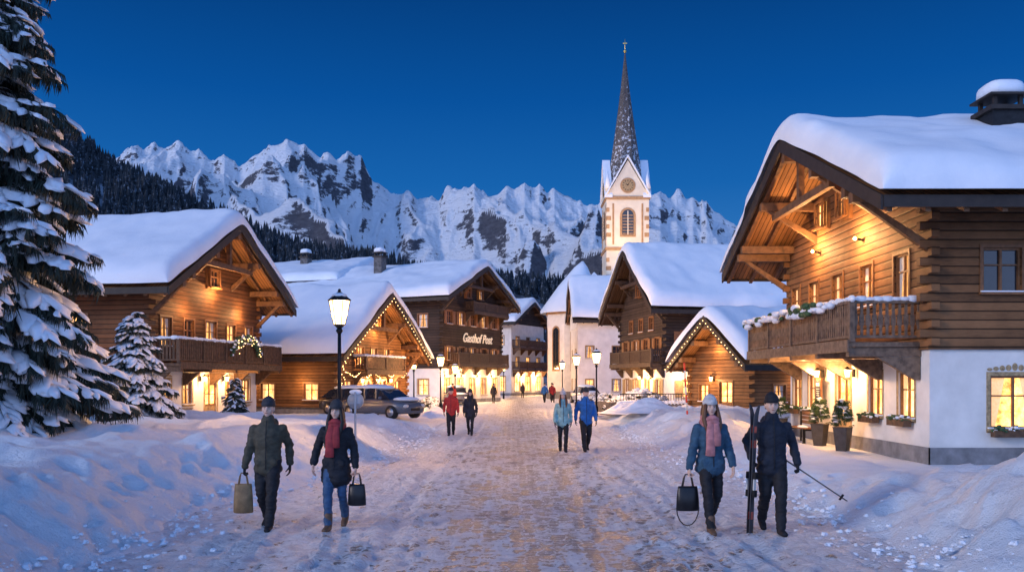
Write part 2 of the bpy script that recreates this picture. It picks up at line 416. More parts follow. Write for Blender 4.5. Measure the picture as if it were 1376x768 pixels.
ms[:,0,3]=fx; ms[:,1,3]=fy; ms[:,2,3]=fz-1
V,F=inst_np(tv,tf,ms); mesh_np('distant_forest',V,F,forestmat(),smooth=False)

# ---------------------------------------------------------------- chalets
def window(mb,T,o,n0,frame,casing=None):
    uc,z0,w,h,k=o[:5]; st=o[5] if len(o)>5 else ''
    u0=uc-w/2;u1=uc+w/2;z1=z0+h; casing=casing or frame
    P={'w':PW,'m':PM,'d':PD,'D':PW}[k]
    mb.poly([(u0,n0-.12,z0),(u1,n0-.12,z0),(u1,n0-.12,z1),(u0,n0-.12,z1)],P,T)
    fr=.055
    a,b=n0-.118,n0-.05
    if k=='D':
        mb.box(u0,u1,a,b,z0,z0+.9,frame,T)
        for j in range(3): mb.box(u0+.1+j*(w-.2)/3+.02,u0+.1+(j+1)*(w-.2)/3-.02,b,b+.02,z0+.12,z0+.8,casing,T)
    mb.box(u0,u0+fr,a,b,z0,z1,frame,T); mb.box(u1-fr,u1,a,b,z0,z1,frame,T)
    mb.box(u0+fr,u1-fr,a,b,z0,z0+fr,frame,T); mb.box(u0+fr,u1-fr,a,b,z1-fr,z1,frame,T)
    mb.box(uc-.03,uc+.03,a,b-.01,z0+fr,z1-fr,frame,T)
    zz=z0+h*.62; mb.box(u0+fr,uc-.03,a,b-.015,zz-.018,zz+.018,frame,T); mb.box(uc+.03,u1-fr,a,b-.015,zz-.018,zz+.018,frame,T)
    if k in 'wm' and w>.7:
        cw=w*.2; CM=CURT if k=='w' else FRWH
        for sgn in(-1,1):
            e=uc+sgn*(w/2-fr)
            pts=[(e,n0-.119,z1-fr),(e-sgn*cw*1.5,n0-.119,z1-fr),(e-sgn*cw*1.1,n0-.119,z0+h*.55),(e-sgn*cw*.55,n0-.119,z0+fr),(e,n0-.119,z0+fr)]
            mb.poly(pts,CM,T)
    if 'o' in st:
        c=.1
        for (x0,x1,q0,q1) in ((u0-c,u0,z0-c,z1+c),(u1,u1+c,z0-c,z1+c),(u0,u1,z0-c,z0),(u0,u1,z1,z1+c)):
            mb.box(x0,x1,n0,n0+.012,q0,q1,OCHRE,T)
        for (zb_,sg_) in ((z1+c+.02,1),(z0-c-.04,-1)):
            if sg_<0 and 'f' in st: continue
            for i in range(9):
                q=(i+.5)/9; ww=w+2*c; hgt=(.2 if i==4 else .06+.1*math.sin(math.pi*q))
                cx_=u0-c+ww*q; r_=ww/20
                mb.poly([(cx_+r_*math.cos(a_),n0+.013,zb_+sg_*(hgt*.5+hgt*.5*math.sin(a_))) for a_ in np.linspace(0,2*math.pi,10,endpoint=False)],OCHRE,T)
    else:
        c=.08
        mb.box(u0-c,u0,n0+.002,n0+.035,z0,z1+c,casing,T); mb.box(u1,u1+c,n0+.002,n0+.035,z0,z1+c,casing,T)
        mb.box(u0,u1,n0+.002,n0+.033,z1,z1+c,casing,T)
    if k!='D':
        mb.box(u0-.1,u1+.1,n0+.001,n0+.1,z0-.06,z0,casing,T)
        if 'x' not in st: mb.box(u0-.08,u1+.08,n0+.01,n0+.09,z0,z0+.035,SNOW,T)
    if 's' in st:
        for sgn in(-1,1):
            e=uc+sgn*(w/2+.09); e2=e+sgn*w*.5
            mb.box(min(e,e2),max(e,e2),n0+.036,n0+.07,z0,z1,casing,T)
            for j in range(6):
                q=z0+.08+j*(h-.16)/6; mb.box(min(e,e2)+.05,max(e,e2)-.05,n0+.07,n0+.082,q,q+.06,casing,T)
    if 'f' in st:
        mb.box(u0-.05,u1+.05,n0+.1,n0+.3,z0-.2,z0-.03,BALC,T)
        for j in range(40):
            x=random.uniform(u0-.05,u1+.05); y=n0+random.uniform(.12,.32); r=random.uniform(.03,.07)
            v,f=ellip((x,y,z0+random.uniform(-.06,.07)),(r,r,r*.8),6,4); mb.add(v,f,GREEN if random.random()<.75 else SNOW,False,T)

def panel(mb,T,u0,u1,z0,z1,ops,mat,n0,frame,casing=None):
    ops=[o for o in ops if o[1]>=z0-.01 and o[1]+o[3]<=z1+.01]
    us=sorted({u0,u1}|{o[0]-o[2]/2 for o in ops}|{o[0]+o[2]/2 for o in ops}); zs=sorted({z0,z1}|{o[1] for o in ops}|{o[1]+o[3] for o in ops})
    for a,b in zip(us,us[1:]):
        for c,d in zip(zs,zs[1:]):
            m,q=(a+b)/2,(c+d)/2
            if any(abs(m-o[0])<o[2]/2 and o[1]<q<o[1]+o[3] for o in ops): continue
            mb.poly([(a,n0,c),(b,n0,c),(b,n0,d),(a,n0,d)],mat,T)
    for o in ops:
        a,b,c,d=o[0]-o[2]/2,o[0]+o[2]/2,o[1],o[1]+o[3]
        for p,q in (((a,c),(b,c)),((b,c),(b,d)),((b,d),(a,d)),((a,d),(a,c))):
            mb.poly([(p[0],n0,p[1]),(q[0],n0,q[1]),(q[0],n0-.13,q[1]),(p[0],n0-.13,p[1])],mat,T)
        window(mb,T,o,n0,frame,casing)

def roof_snow(name,par,h,zA,zE,y0,y1,T,seed=0,bumpy=1):
    k=(zA-zE)/h; T=T*1.22; rr=T*.85
    def prof(L):
        e=[0,.004,.02,.05,.1,.17,.25,.34,.45]; m=list(np.arange(.65,L-.6,.25)); return np.array(e+m+[L-q for q in e[::-1]])
    W=2*h+.24; ux=prof(W); uy=prof(y1-y0+.16)
    A,B=np.meshgrid(ux,uy)
    rnd=lambda d:(1-(1-np.clip(d/rr,0,1))**2.4)**(1/2.4)
    th=T*rnd(np.minimum(A,W-A))*rnd(np.minimum(B,uy[-1]-B))
    x=A-W/2; y=y0-.08+B
    edge=(fbm(y*.5+seed,y*0+seed,3,seed)-.42)*.4
    x=x+np.sign(x)*edge*sst(np.abs(x),h*.7,h)
    edge2=(fbm(x*.6+seed,x*0+seed,3,seed+4)-.4)*.22; y=y-edge2*(1-sst(y,y0,y0+1.2))
    base=zA-k*(np.sqrt(x*x+.35**2)-.35)+.015
    hl=np.maximum(0,np.abs(x)-h)*k*.6
    z=base+hl+th*(.76+.48*fbm(x*.45+seed,y*.45,3,seed))+(fbm(x*1.4,y*1.4,4,seed+3)-.5)*.17*bumpy*(th/T)
    grid_np(name,x,y,z,SNOWR,par)

def balcony(mb,x0,x1,z,dep,mat,style=0,snow=True,post=True,h=1.0,sides=(1,1)):
    mb.box(x0,x1,-dep,-.0,z-.12,z,mat)
    mb.box(x0-.03,x1+.03,-dep-.05,-dep,z-.24,z+.06,mat)
    def rail(T,a,b):
        mb.box(a,b,-.05,.05,h-.03,h+.06,mat,T); mb.box(a,b,-.03,.03,.1,.17,mat,T)
        n=max(1,int((b-a)/.15))
        for i in range(n):
            u=a+(i+.5)*(b-a)/n
            if style==0:
                mb.box(u-.05,u+.05,-.015,.015,.17,h-.03,mat,T)
            else:
                w=.035; mb.box(u-w,u+w,-.015,.015,.17,h-.03,mat,T); mb.box(u-.062,u+.062,-.013,.013,.42,.68,mat,T)
        m=max(1,int((b-a)/1.9))
        for i in range(m+1):
            u=a+i*(b-a)/m; mb.box(u-.06,u+.06,-.06,.06,0,h+.12,mat,T)
        if snow:
            nn=int((b-a)/.22)+2
            for i in range(nn):
                u=a+(b-a)*i/(nn-1); hgt=.05+.06*random.random()
                v,f=ellip((u,0,h+.08),(.2,.08,hgt),8,6); mb.add(v,f,SNOW,True,T)
    rail(lambda u,n,q:(u,-dep+.06+n,z+q),x0,x1)
    if sides[0]: rail(lambda u,n,q:(x0+n+.05,-u,z+q),.0,dep-.1)
    if sides[1]: rail(lambda u,n,q:(x1+n-.05,-u,z+q),.0,dep-.1)
    m=max(2,int((x1-x0)/2.0))
    for i in range(m+1):
        x=x0+.15+i*(x1-x0-.3)/m
        mb.box(x-.09,x+.09,-dep+.02,.1,z-.36,z-.13,mat)
        mb.add([(x-.07,-.02,z-.95),(x+.07,-.02,z-.95),(x-.07,-.02,z-.37),(x+.07,-.02,z-.37),(x-.07,-dep*.6,z-.37),(x+.07,-dep*.6,z-.37),(x-.07,-.14,z-.95),(x+.07,-.14,z-.95)],
               [(0,1,3,2),(2,3,5,4),(4,5,7,6),(6,7,1,0),(0,2,4,6),(1,3,5,7)],mat)

def chalet(name,A,th,h,whw,ov,D,zA,zE,gf,wd,under,beam,front=(),sides=None,attic=(),balcs=(),T=.42,plaster=PLAS,frame=FRW,casing=None,plinth=True,detail=1,seed=1,logs=True,sconce=(),z0w=-.6):
    th=R(th); back=(-math.sin(th),math.cos(th)); O=(A[0]+back[0]*ov,A[1]+back[1]*ov)
    par=empty(name,(O[0],O[1],0),th); sides=sides or {}
    k=(zA-zE)/h; t=.2; zr=zA-t; zw=zr-k*whw
    mb=MB()
    TF=lambda u,n,z:(u,-n,z)
    TR=lambda u,n,z:(whw+n,u,z); TL=lambda u,n,z:(-whw-n,u,z); TB=lambda u,n,z:(u,D+n,z)
    WN=.07
    frnt=list(front)
    for T_,a,b,ops in ((TF,-whw,whw,frnt),(TR,0,D,sides.get(1,[])),(TL,0,D,sides.get(-1,[])),(TB,-whw,whw,[])):
        panel(mb,T_,a,b,z0w,gf,ops,plaster,0,frame,OCHRE if plaster==PLAS else casing)
        ops2=[o for o in ops if o[1]>=gf]
        panel(mb,T_,a-WN,b+WN,gf,zw,ops2,wd,WN,frame,casing)
        mb.poly([(a-WN,WN,gf),(b+WN,WN,gf),(b+WN,0,gf),(a-WN,0,gf)],wd,T_)
        if plinth: mb.box(a-.03,b+.03,.0,.03,z0w,.38,PLINTH,T_)
    for y in(-WN,D+WN):
        mb.poly([(-whw-WN,y,zw),(whw+WN,y,zw),(whw+WN,y,zr-k*(whw+WN)),(0,y,zr),(-whw-WN,y,zr-k*(whw+WN))],wd)
    for o in attic:
        uc,z0,w,hh,kk=o[:5]
        T2=lambda u,n,z:(u,-WN-n,z)
        mb.box(uc-w/2-.08,uc+w/2+.08,.002,.1,z0-.08,z0+hh+.08,frame,T2)
        window(mb,T2,(uc,z0,w,hh,kk,'x'),.224,frame,casing)
    if logs and detail:
        for i in range(int((zw-gf)/.44)):
            z=gf+.1+i*.44
            for sx_ in(-1,1):
                mb.box(sx_*(whw+WN)-.09+sx_*.09,sx_*(whw+WN)+.09+sx_*.09,-WN-.002,-WN+.2,z,z+.2,wd)
                xa=sx_*(whw+WN); x0,x1=sorted((xa+sx_*.002,xa-sx_*.18))
                mb.box(x0,x1,-WN-.2,-WN,z+.2,z+.4,wd)
        for i in range(int(2*whw/.8)):
            x=-whw+.4+i*.8; mb.box(x-.08,x+.08,-WN-.14,-WN,gf+.05,gf+.22,beam)
    mb.build('walls',par)
    rb=MB(); y0=-ov;y1=D+.9
    for s_ in(-1,1):
        prof=[(0,zA),(s_*h,zE),(s_*h,zE-t*.7),(0,zA-t)]
        rb.prism(prof,y0,y1,under)
        rb.prism([(0,zA+.06),(s_*(h+.03),zE+.04),(s_*(h+.03),zE-.3),(0,zA-.34)],y0-.06,y0-.003,FASC)
        rb.box(min(s_*(h+.003),s_*(h+.05)),max(s_*(h+.003),s_*(h+.05)),y0,y1,zE-.24,zE+.03,FASC)
        def sb(xa,xb,ya,yb,off,thk,m):
            za=zA-k*xa;zb=zA-k*xb
            rb.prism([(s_*xa,za-off),(s_*xb,zb-off),(s_*xb,zb-off-thk),(s_*xa,za-off-thk)],ya,yb,m)
        nr=int((y1-y0)/.85)
        for i in range(nr+1):
            y=y0+.12+i*(y1-y0-.3)/nr
            x_in=.08 if y<-.2 else whw+.1
            sb(x_in,h-.06,y,y+.12,t+.002,.15,beam)
        for fx in (.33,.66,):
            x=h*fx; z=zA-k*x-t-.16
            rb.box(s_*x-.12,s_*x+.12,y0+.05,.0,z-.26,z,beam)
        z=zA-k*whw-t-.16; rb.box(s_*whw-.13,s_*whw+.13,y0+.05,.0,z-.26,z,beam)
        if ov>1.2:
            for x,dz in ((h*.33,1.1),(whw-.01,1.2)):
                z=zA-k*x-t-.42
                rb.add([(s_*x-.07,-.06,z-dz),(s_*x+.07,-.06,z-dz),(s_*x-.07,-.06,z-dz+.25),(s_*x+.07,-.06,z-dz+.25),(s_*x-.07,y0+.45,z),(s_*x+.07,y0+.45,z),(s_*x-.07,y0+.25,z),(s_*x+.07,y0+.25,z)],
                   [(0,1,3,2),(2,3,5,4),(4,5,7,6),(6,7,1,0),(0,2,4,6),(1,3,5,7)],beam)
    z=zA-t-.16; rb.box(-.14,.14,y0+.05,0,z-.3,z,beam)
    if ov>1.2:
        zt=zA-k*h*.36-t-.5; w=h*.36
        rb.box(-w,w,y0+.5,y0+.68,zt-.12,zt+.1,beam); rb.box(-.1,.1,y0+.5,y0+.68,zt+.1,zA-t-.45,beam)
    rb.build('roof',par)
    roof_snow('roof_snow',par,h,zA,zE,y0,y1,T,seed)
    if balcs:
        bb=MB()
        for b in balcs: balcony(bb,*b[:4],b[4],**(b[5] if len(b)>5 else {}))
        bb.build('balcony',par)
    if sconce:
        sc=MB()
        for (x,z,w) in sconce:
            sc.box(x-.05,x+.05,-.14,-.07,z-.12,z+.12,METAL); sc.box(x-.02,x+.02,-.3,-.14,z+.1,z+.13,METAL)
            sc.loft([(x,-.3,z-.12),(x,-.3,z+.1)],[.06,.1],LGLASS,8,er=False); sc.loft([(x,-.3,z+.1),(x,-.3,z+.2)],[.12,.02],METAL,8,er=False)
            light('wall_lamp_light',(x,-.5,z),w,par)
        sc.build('wall_lamps',par)
    return par
def row(n,a,b,z,w,h,k,st=''):
    ks=k if len(k)>1 else k*n
    return [(a+(b-a)*i/max(1,n-1),z,w,h,ks[i],st) for i in range(n)]

def chimney(par,x,y,z0,z1,w=.9):
    mb=MB(); mb.box(x-w/2,x+w/2,y-w/2,y+w/2,z0,z1,METAL if w>.85 else STONE); mb.box(x-w/2-.1,x+w/2+.1,y-w/2-.1,y+w/2+.1,z1,z1+.12,FASC)
    for a in(-1,1):
        for b in(-1,1): mb.box(x+a*w*.4-.05,x+a*w*.4+.05,y+b*w*.4-.05,y+b*w*.4+.05,z1+.12,z1+.4,FASC)
    mb.box(x-w/2-.12,x+w/2+.12,y-w/2-.12,y+w/2+.12,z1+.4,z1+.46,FASC)
    v,f=ellip((0,0,0),(1,1,1),16,10)
    sg=lambda q:math.copysign(abs(q)**.55,q)
    v=[(x+sg(p[0])*(w*.6),y+sg(p[1])*w*.6,z1+.46+max(0,sg(p[2]))*.45) for p in v]; mb.add(v,f,SNOW,True)
    mb.build('chimney',par)

R1=chalet('alpine_guest_house',(8.3,26.3),-90,7.2,5.25,2.0,13,9.4,6.15,2.8,W_R1,UNDER,BEAM,
  front=[(-4.5,1.05,.85,1.15,'w','of'),(-2.9,1.05,.85,1.15,'w','of'),(-.2,0.02,1.15,2.2,'D'),(2.1,1.05,.9,1.2,'w','of'),(4.0,1.05,.9,1.2,'w','of'),
    (-4.4,4.15,.8,1.2,'w'),(-2.6,4.15,.85,1.2,'w'),(-.5,4.15,.85,1.2,'w'),(1.7,4.15,.85,1.2,'m'),(3.9,4.15,.85,1.2,'m')],
  sides={1:[(1.75,4.2,.95,1.1,'d'),(5.2,4.2,.95,1.1,'m'),(2.1,.85,1.2,1.3,'w','of'),(5.6,.85,1.25,1.3,'w','of')]},
  attic=[(-1.5,7.0,.62,.8,'w'),(.3,7.0,.62,.8,'m')],
  balcs=[(-4.2,4.9,3.0,1.85,BALG,dict(style=1,h=1.0))],T=.62,seed=3,sconce=[(-1.7,2.25,60),(.85,2.25,60)])
chimney(R1,2.0,3.6,7.8,9.6)
for x,z in((-2.0,6.35),(1.5,6.2)):
    light('gable_spot',(x,-.6,z),110,R1,r=.05)
    m=MB(); m.loft([(x,-.1,z-.1),(x,-.26,z-.06)],[.03,.03],METAL,6); m.ell((x,-.33,z-.05),(.05,.05,.06),BULB); m.build('gable_fixture',R1)
light('balcony_light',(2.5,-.9,5.2),26,R1); light('entrance_light',(-.3,-1.2,2.5),75,R1)
mb=MB()
for i in range(90):
    x=random.uniform(-4.2,4.0); r=random.uniform(.06,.15)
    mb.ell((x,-1.95+random.uniform(-.14,.05),4.0+random.uniform(-.12,.14)),(r*1.5,r,r*.8),SNOW if random.random()<.78 else GREEN,8,5)
mb.build('snowy_flower_boxes',R1)

L1=chalet('wooden_chalet',(-12.7,40),80,6.0,4.7,1.6,11,9.3,5.75,2.7,W_L1,UNDER,BEAM,
  front=[(-3.6,.95,.75,1.1,'w','o'),(-1.9,.95,.75,1.1,'m','o'),(.1,0.02,1.1,2.2,'D'),(1.9,.95,.75,1.1,'w','o'),(3.6,.95,.75,1.1,'w','o'),
    (-3.7,3.5,.8,1.25,'m'),(-1.9,3.5,.8,1.25,'d'),(0,3.5,.95,1.3,'m'),(1.9,3.5,.8,1.25,'w'),(3.7,3.5,.8,1.25,'m')],
  sides={-1:[(1.5,.95,.8,1.1,'w'),(4.2,.95,.8,1.1,'m'),(7,.95,.8,1.1,'w'),(3.4,3.7,.95,1.1,'w'),(6.6,3.7,.95,1.1,'m')]},
  attic=[(0,6.4,.8,.8,'d')],balcs=[(-4.7,4.8,2.75,1.35,BALC,dict(style=0,h=.98))],T=.58,seed=8,sconce=[(-1.0,2.1,60),(1.1,2.1,60)])
light('gable_light',(0,-.6,6.1),75,L1); light('gable_light',(-2.4,-.6,5.2),34,L1); light('gable_light',(2.6,-.5,5.3),45,L1)
for y in(3,6.5): light('side_wall_light',(-5.4,y,2.3),26,L1)
def beads(name,pts,par,sp=.16,r=.028,jit=.02):
    mb=MB()
    for p,q in zip(pts,pts[1:]):
        p=Vector(p);q=Vector(q);n=max(1,int((q-p).length/sp))
        for i in range(n):
            c=p.lerp(q,i/n)+Vector((random.uniform(-jit,jit),random.uniform(-jit,jit),random.uniform(-jit,jit)))
            mb.ell(c,(r,r,r),BULB,5,4)
    return mb.build(name,par)
pts=[(1.6*math.cos(a)*.8+.9,-1.5,3.35+.7*math.sin(a)) for a in np.linspace(0,math.pi,16)]
beads('garland_lights',pts,L1,.1,.022,.12); beads('garland_lights',[(p[0]*.8+.2,p[1]-.05,p[2]-.15) for p in pts],L1,.12,.022,.1)
mb=MB()
for i in range(220):
    p=random.choice(pts); mb.ell((p[0]+random.uniform(-.2,.2),p[1]+random.uniform(0,.1),p[2]+random.uniform(-.2,.15)),(.09,.06,.06),GREEN if random.random()<.75 else SNOW,6,4)
mb.build('garland',L1)

L2=chalet('lit_wooden_chalet',(-7.3,52),72,6.0,4.6,1.3,9,7.3,3.3,.5,W_L2,UNDER,BEAM,
  front=row(4,-3.2,3.2,.75,.95,1.25,'w')+row(3,-1.7,1.7,2.95,.75,1.05,'w'),
  sides={-1:row(3,1.5,7.2,.9,.9,.95,'w')},attic=[(0,5.2,.7,.7,'m')],balcs=[(-2.6,2.6,2.6,.95,BALC,dict(h=.8))],T=.58,seed=12,plaster=STONE,
  sconce=[(-1.9,2.0,60),(0,2.0,70),(1.9,2.0,60)])
light('gable_light',(0,-.6,5.2),90,L2); light('gable_light',(-2.5,-.6,3.4),60,L2); light('gable_light',(2.5,-.6,3.4),60,L2)
light('side_wall_light',(-5.3,2,1.9),22,L2); light('side_wall_light',(-5.3,5.5,1.9),22,L2)
beads('string_lights',[(-6.0,-1.42,3.05),(0,-1.42,7.0),(6.0,-1.42,3.05)],L2,.34,.025)
for x in(-4.5,-4.2): beads('string_lights',[(x,-.25,.4),(x+.1,-.25,3.6)],L2,.12,.025,.12)
for x0 in np.linspace(-4,2.4,5): beads('string_lights',[(x0,-.4,2.5),(x0+.8,-.5,2.2),(x0+1.6,-.4,2.5)],L2,.14,.025,.03)

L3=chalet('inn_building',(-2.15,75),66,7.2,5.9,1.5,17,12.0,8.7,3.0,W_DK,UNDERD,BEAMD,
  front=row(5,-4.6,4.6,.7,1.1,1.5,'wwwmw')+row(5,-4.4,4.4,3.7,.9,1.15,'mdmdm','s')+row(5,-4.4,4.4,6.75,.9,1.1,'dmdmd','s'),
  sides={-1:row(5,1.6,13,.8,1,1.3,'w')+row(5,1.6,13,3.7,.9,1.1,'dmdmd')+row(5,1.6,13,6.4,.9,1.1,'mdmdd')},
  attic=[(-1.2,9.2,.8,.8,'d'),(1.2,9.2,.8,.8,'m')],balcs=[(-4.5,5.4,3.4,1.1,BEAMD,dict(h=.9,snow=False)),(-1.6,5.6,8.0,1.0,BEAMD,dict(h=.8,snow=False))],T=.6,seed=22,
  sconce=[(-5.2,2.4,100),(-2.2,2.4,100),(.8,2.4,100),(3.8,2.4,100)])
tx_=bpy.data.curves.new('sign_text','FONT'); tx_.body='Gasthof Post'; tx_.size=1.12; tx_.shear=.35; tx_.extrude=.03; tx_.offset=.012; tx_.align_x='CENTER'
to=bpy.data.objects.new('inn_sign_lettering',tx_); COL.objects.link(to); to.parent=L3; to.location=(.75,-.16,5.35); to.rotation_euler=(R(90),0,0)
tx_.materials.append(M('sign_cream',(.85,.78,.62),.5,amt=.05,emit=(1,.8,.5),es=.2)); light('sign_light',(.8,-1.6,6.4),18,L3)
chimney(L3,-2.5,8,10,13.0,.8)
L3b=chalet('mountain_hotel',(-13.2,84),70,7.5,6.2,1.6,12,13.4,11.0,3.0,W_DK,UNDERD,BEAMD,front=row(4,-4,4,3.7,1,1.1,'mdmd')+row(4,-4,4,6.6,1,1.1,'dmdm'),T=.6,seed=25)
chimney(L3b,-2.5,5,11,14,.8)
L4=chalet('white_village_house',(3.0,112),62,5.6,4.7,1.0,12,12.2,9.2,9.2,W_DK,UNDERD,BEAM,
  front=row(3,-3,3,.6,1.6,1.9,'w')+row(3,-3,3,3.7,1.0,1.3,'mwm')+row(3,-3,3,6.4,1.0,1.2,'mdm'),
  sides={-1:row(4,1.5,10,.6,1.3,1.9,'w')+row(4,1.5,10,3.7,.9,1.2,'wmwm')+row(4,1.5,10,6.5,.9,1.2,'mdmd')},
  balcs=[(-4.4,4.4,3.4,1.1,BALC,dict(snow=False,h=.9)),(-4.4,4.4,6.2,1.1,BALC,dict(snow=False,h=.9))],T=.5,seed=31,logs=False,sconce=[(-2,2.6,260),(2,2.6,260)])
L5=chalet('village_shop_house',(-.2,130),25,6,5,1,12,10,7.4,7.3,W_DK,UNDERD,BEAM,front=row(4,-3.6,3.6,.5,1.6,2,'w')+row(4,-3.6,3.6,3.7,1,1.2,'wmwd'),T=.5,seed=33,logs=False,sconce=[(-2,2.6,260),(2,2.6,260)])

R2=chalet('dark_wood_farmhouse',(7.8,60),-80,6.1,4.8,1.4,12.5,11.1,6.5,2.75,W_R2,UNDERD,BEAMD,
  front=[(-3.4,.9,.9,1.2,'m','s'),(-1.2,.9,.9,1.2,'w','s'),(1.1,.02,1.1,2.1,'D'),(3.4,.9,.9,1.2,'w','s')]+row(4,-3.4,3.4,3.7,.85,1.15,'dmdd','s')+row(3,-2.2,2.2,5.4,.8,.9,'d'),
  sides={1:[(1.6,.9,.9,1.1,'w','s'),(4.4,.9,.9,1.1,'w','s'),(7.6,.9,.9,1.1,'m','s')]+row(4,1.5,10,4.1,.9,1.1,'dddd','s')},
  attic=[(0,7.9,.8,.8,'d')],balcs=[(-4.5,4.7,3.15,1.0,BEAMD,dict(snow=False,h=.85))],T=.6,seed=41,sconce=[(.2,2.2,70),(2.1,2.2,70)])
light('side_wall_light',(5.5,1.0,2.1),46,R2)
R3=chalet('timber_hut',(9.9,44),-62,3.0,2.3,1.1,8.5,5.3,2.75,.0,W_L2,UNDER,BEAM,front=[(-1.2,.9,.7,.9,'w'),(.5,.02,.95,1.95,'D')],
  sides={1:[(1.8,.9,.8,.9,'m'),(4.6,.9,.8,.9,'w')]},T=.55,seed=44,plaster=STONE,sconce=[(-.4,2.1,30)])
beads('string_lights',[(-3.05,-1.2,2.6),(0,-1.2,5.1),(3.05,-1.2,2.6)],R3,.26,.023); light('gable_light',(0,-.5,3.6),30,R3)
light('side_wall_light',(2.9,3,2.0),18,R3)

# ---------------------------------------------------------------- church
CH=empty('village_church',(13.9,105,0))
WARMP=M('church_plaster',(.74,.66,.52),.85,ns=1,amt=.1,bs=.3)
QUO=M('church_trim',(.4,.24,.12),.8,ns=3,amt=.25)
mb=MB(); w=2.55
mb.box(-w,w,-w,w,-.5,24,WARMP)
for z in(9,17.6,23.7): mb.box(-w-.15,w+.15,-w-.15,w+.15,z,z+.35,QUO)
for a in(-1,1):
    for i in range(24):
        z=.2+i*1.0
        if any(abs(z-q)<.8 for q in(9,17.6,23.7)): continue
        l=.55 if i%2 else .35
        for b in(-1,1):
            x0,x1=sorted((a*(w+.02),a*(w-l))); y0_,y1_=sorted((b*(w+.02),b*(w-l)))
            mb.box(x0,x1,y0_,y1_,z,z+.5,QUO)
mb.build('tower',CH)
mb=MB()
def archpts(u0,u1,z0,z1,n,k=10):
    r=(u1-u0)/2; c=(u0+u1)/2
    return [(u0,n,z0),(u1,n,z0)]+[(c+r*math.cos(a),n,z1-r+r*math.sin(a)) for a in np.linspace(0,math.pi,k)]
for s_ in range(4):
    an=s_*math.pi/2; c_,s2=math.cos(an),math.sin(an)
    T_=lambda u,n,z,c_=c_,s2=s2:(u*c_-(-w-n)*s2,u*s2+(-w-n)*c_,z)
    mb.add([(-w-.05,0.04,24),(w+.05,0.04,24),(0,.04,28.4),(-w-.05,-.6,24),(w+.05,-.6,24),(0,-.6,28.4)],[(0,1,2),(3,4,5),(0,1,4,3),(1,2,5,4),(2,0,3,5)],WARMP,False,T_)
    for q in(-1,1):
        mb.add([(q*(w+.2),-.7,23.9),(q*(w+.2),.25,23.9),(0,.25,28.75),(0,-.7,28.75),(q*(w+.2),-.7,24.2),(q*(w+.2),.25,24.2),(0,.25,29.05),(0,-.7,29.05)],[(0,1,2,3),(4,5,6,7),(0,1,5,4),(1,2,6,5),(0,3,7,4)],SNOW,False,T_)
    cz=25.35
    mb.add([(.92*math.cos(a),.1,cz+.92*math.sin(a)) for a in np.linspace(0,2*math.pi,24,endpoint=False)],[tuple(range(24))],QUO,False,T_)
    mb.add([(.7*math.cos(a),.13,cz+.7*math.sin(a)) for a in np.linspace(0,2*math.pi,24,endpoint=False)],[tuple(range(24))],OCHRE,False,T_)
    for i in range(12):
        a=i*math.pi/6; ca,sa=math.cos(a),math.sin(a)
        mb.add([(ca*.5-sa*.04,.15,cz+sa*.5+ca*.04),(ca*.5+sa*.04,.15,cz+sa*.5-ca*.04),(ca*.65+sa*.04,.15,cz+sa*.65-ca*.04),(ca*.65-sa*.04,.15,cz+sa*.65+ca*.04)],[(0,1,2,3)],METAL,False,T_)
    for a,l,wd_ in((1.2,.55,.05),(2.5,.38,.07)):
        ca,sa=math.cos(a),math.sin(a)
        mb.add([(-sa*wd_,.17,cz+ca*wd_),(sa*wd_,.17,cz-ca*wd_),(ca*l,.17,cz+sa*l)],[(0,1,2)],METAL,False,T_)
    mb.poly(archpts(-.95,.95,19.2,22.7,.06),QUO,T_); mb.poly(archpts(-.68,.68,19.45,22.45,.09),PD,T_)
    mb.box(-.05,.05,.1,.16,19.45,22.3,WARMP,T_)
    for i in range(7): mb.box(-.64,.64,.1,.14,19.55+i*.36,19.65+i*.36,QUO,T_)
    mb.poly(archpts(-.35,.35,12.2,14.2,.05),PD,T_)
    for q in(-1.75,1.75): mb.box(q-.1,q+.1,.002,.05,18.3,23.2,QUO,T_)
mb.build('clock_gables_and_belfry',CH)
def spiremat():
    m,nt,b=newmat('shingles_with_snow'); v=node(nt,'ShaderNodeTexCoord').outputs['Object']
    br=node(nt,'ShaderNodeTexBrick',{'Vector':node(nt,'ShaderNodeMapping',{'Vector':v,'Rotation':(R(90),0,0)}).outputs[0],'Scale':2.2,'Color1':(.07,.055,.05,1),'Color2':(.15,.12,.1,1),'Mortar':(.03,.03,.03,1)})
    n=noi(nt,v,2.6,6,.75)
    sp=node(nt,'ShaderNodeSeparateXYZ',{0:v}).outputs[2]
    f=mth(nt,'ADD',n,mth(nt,'MULTIPLY',mth(nt,'SUBTRACT',33.0,sp),.009))
    nt.links.new(mixc(nt,ramp(nt,f,[(.55,0.0),(.62,1.0)]),br.outputs[0],(.7,.73,.78)),b.inputs['Base Color']); b.inputs['Roughness'].default_value=.7
    bump(nt,b,n,.5,.1); return m
mb=MB(); zs=[24.3,26,29,33,37.4,42.3]; rs=[2.7,2.3,1.8,1.2,.6,.05]
v=[];f=[]
for z,r in zip(zs,rs):
    for k in range(8): a=math.pi/8+k*math.pi/4; v.append((r*math.cos(a),r*math.sin(a),z))
for i in range(len(zs)-1):
    for k in range(8): f.append((i*8+k,i*8+(k+1)%8,(i+1)*8+(k+1)%8,(i+1)*8+k))
f.append(tuple(range(40,48))); mb.add(v,f,spiremat()); mb.build('spire',CH)
mb=MB(); mb.loft([(0,0,42.0),(0,0,43.9)],[.05,.03],GOLD,6); mb.ell((0,0,42.4),(.2,.2,.2),GOLD); mb.box(-.25,.25,-.04,.04,43.35,43.45,GOLD)
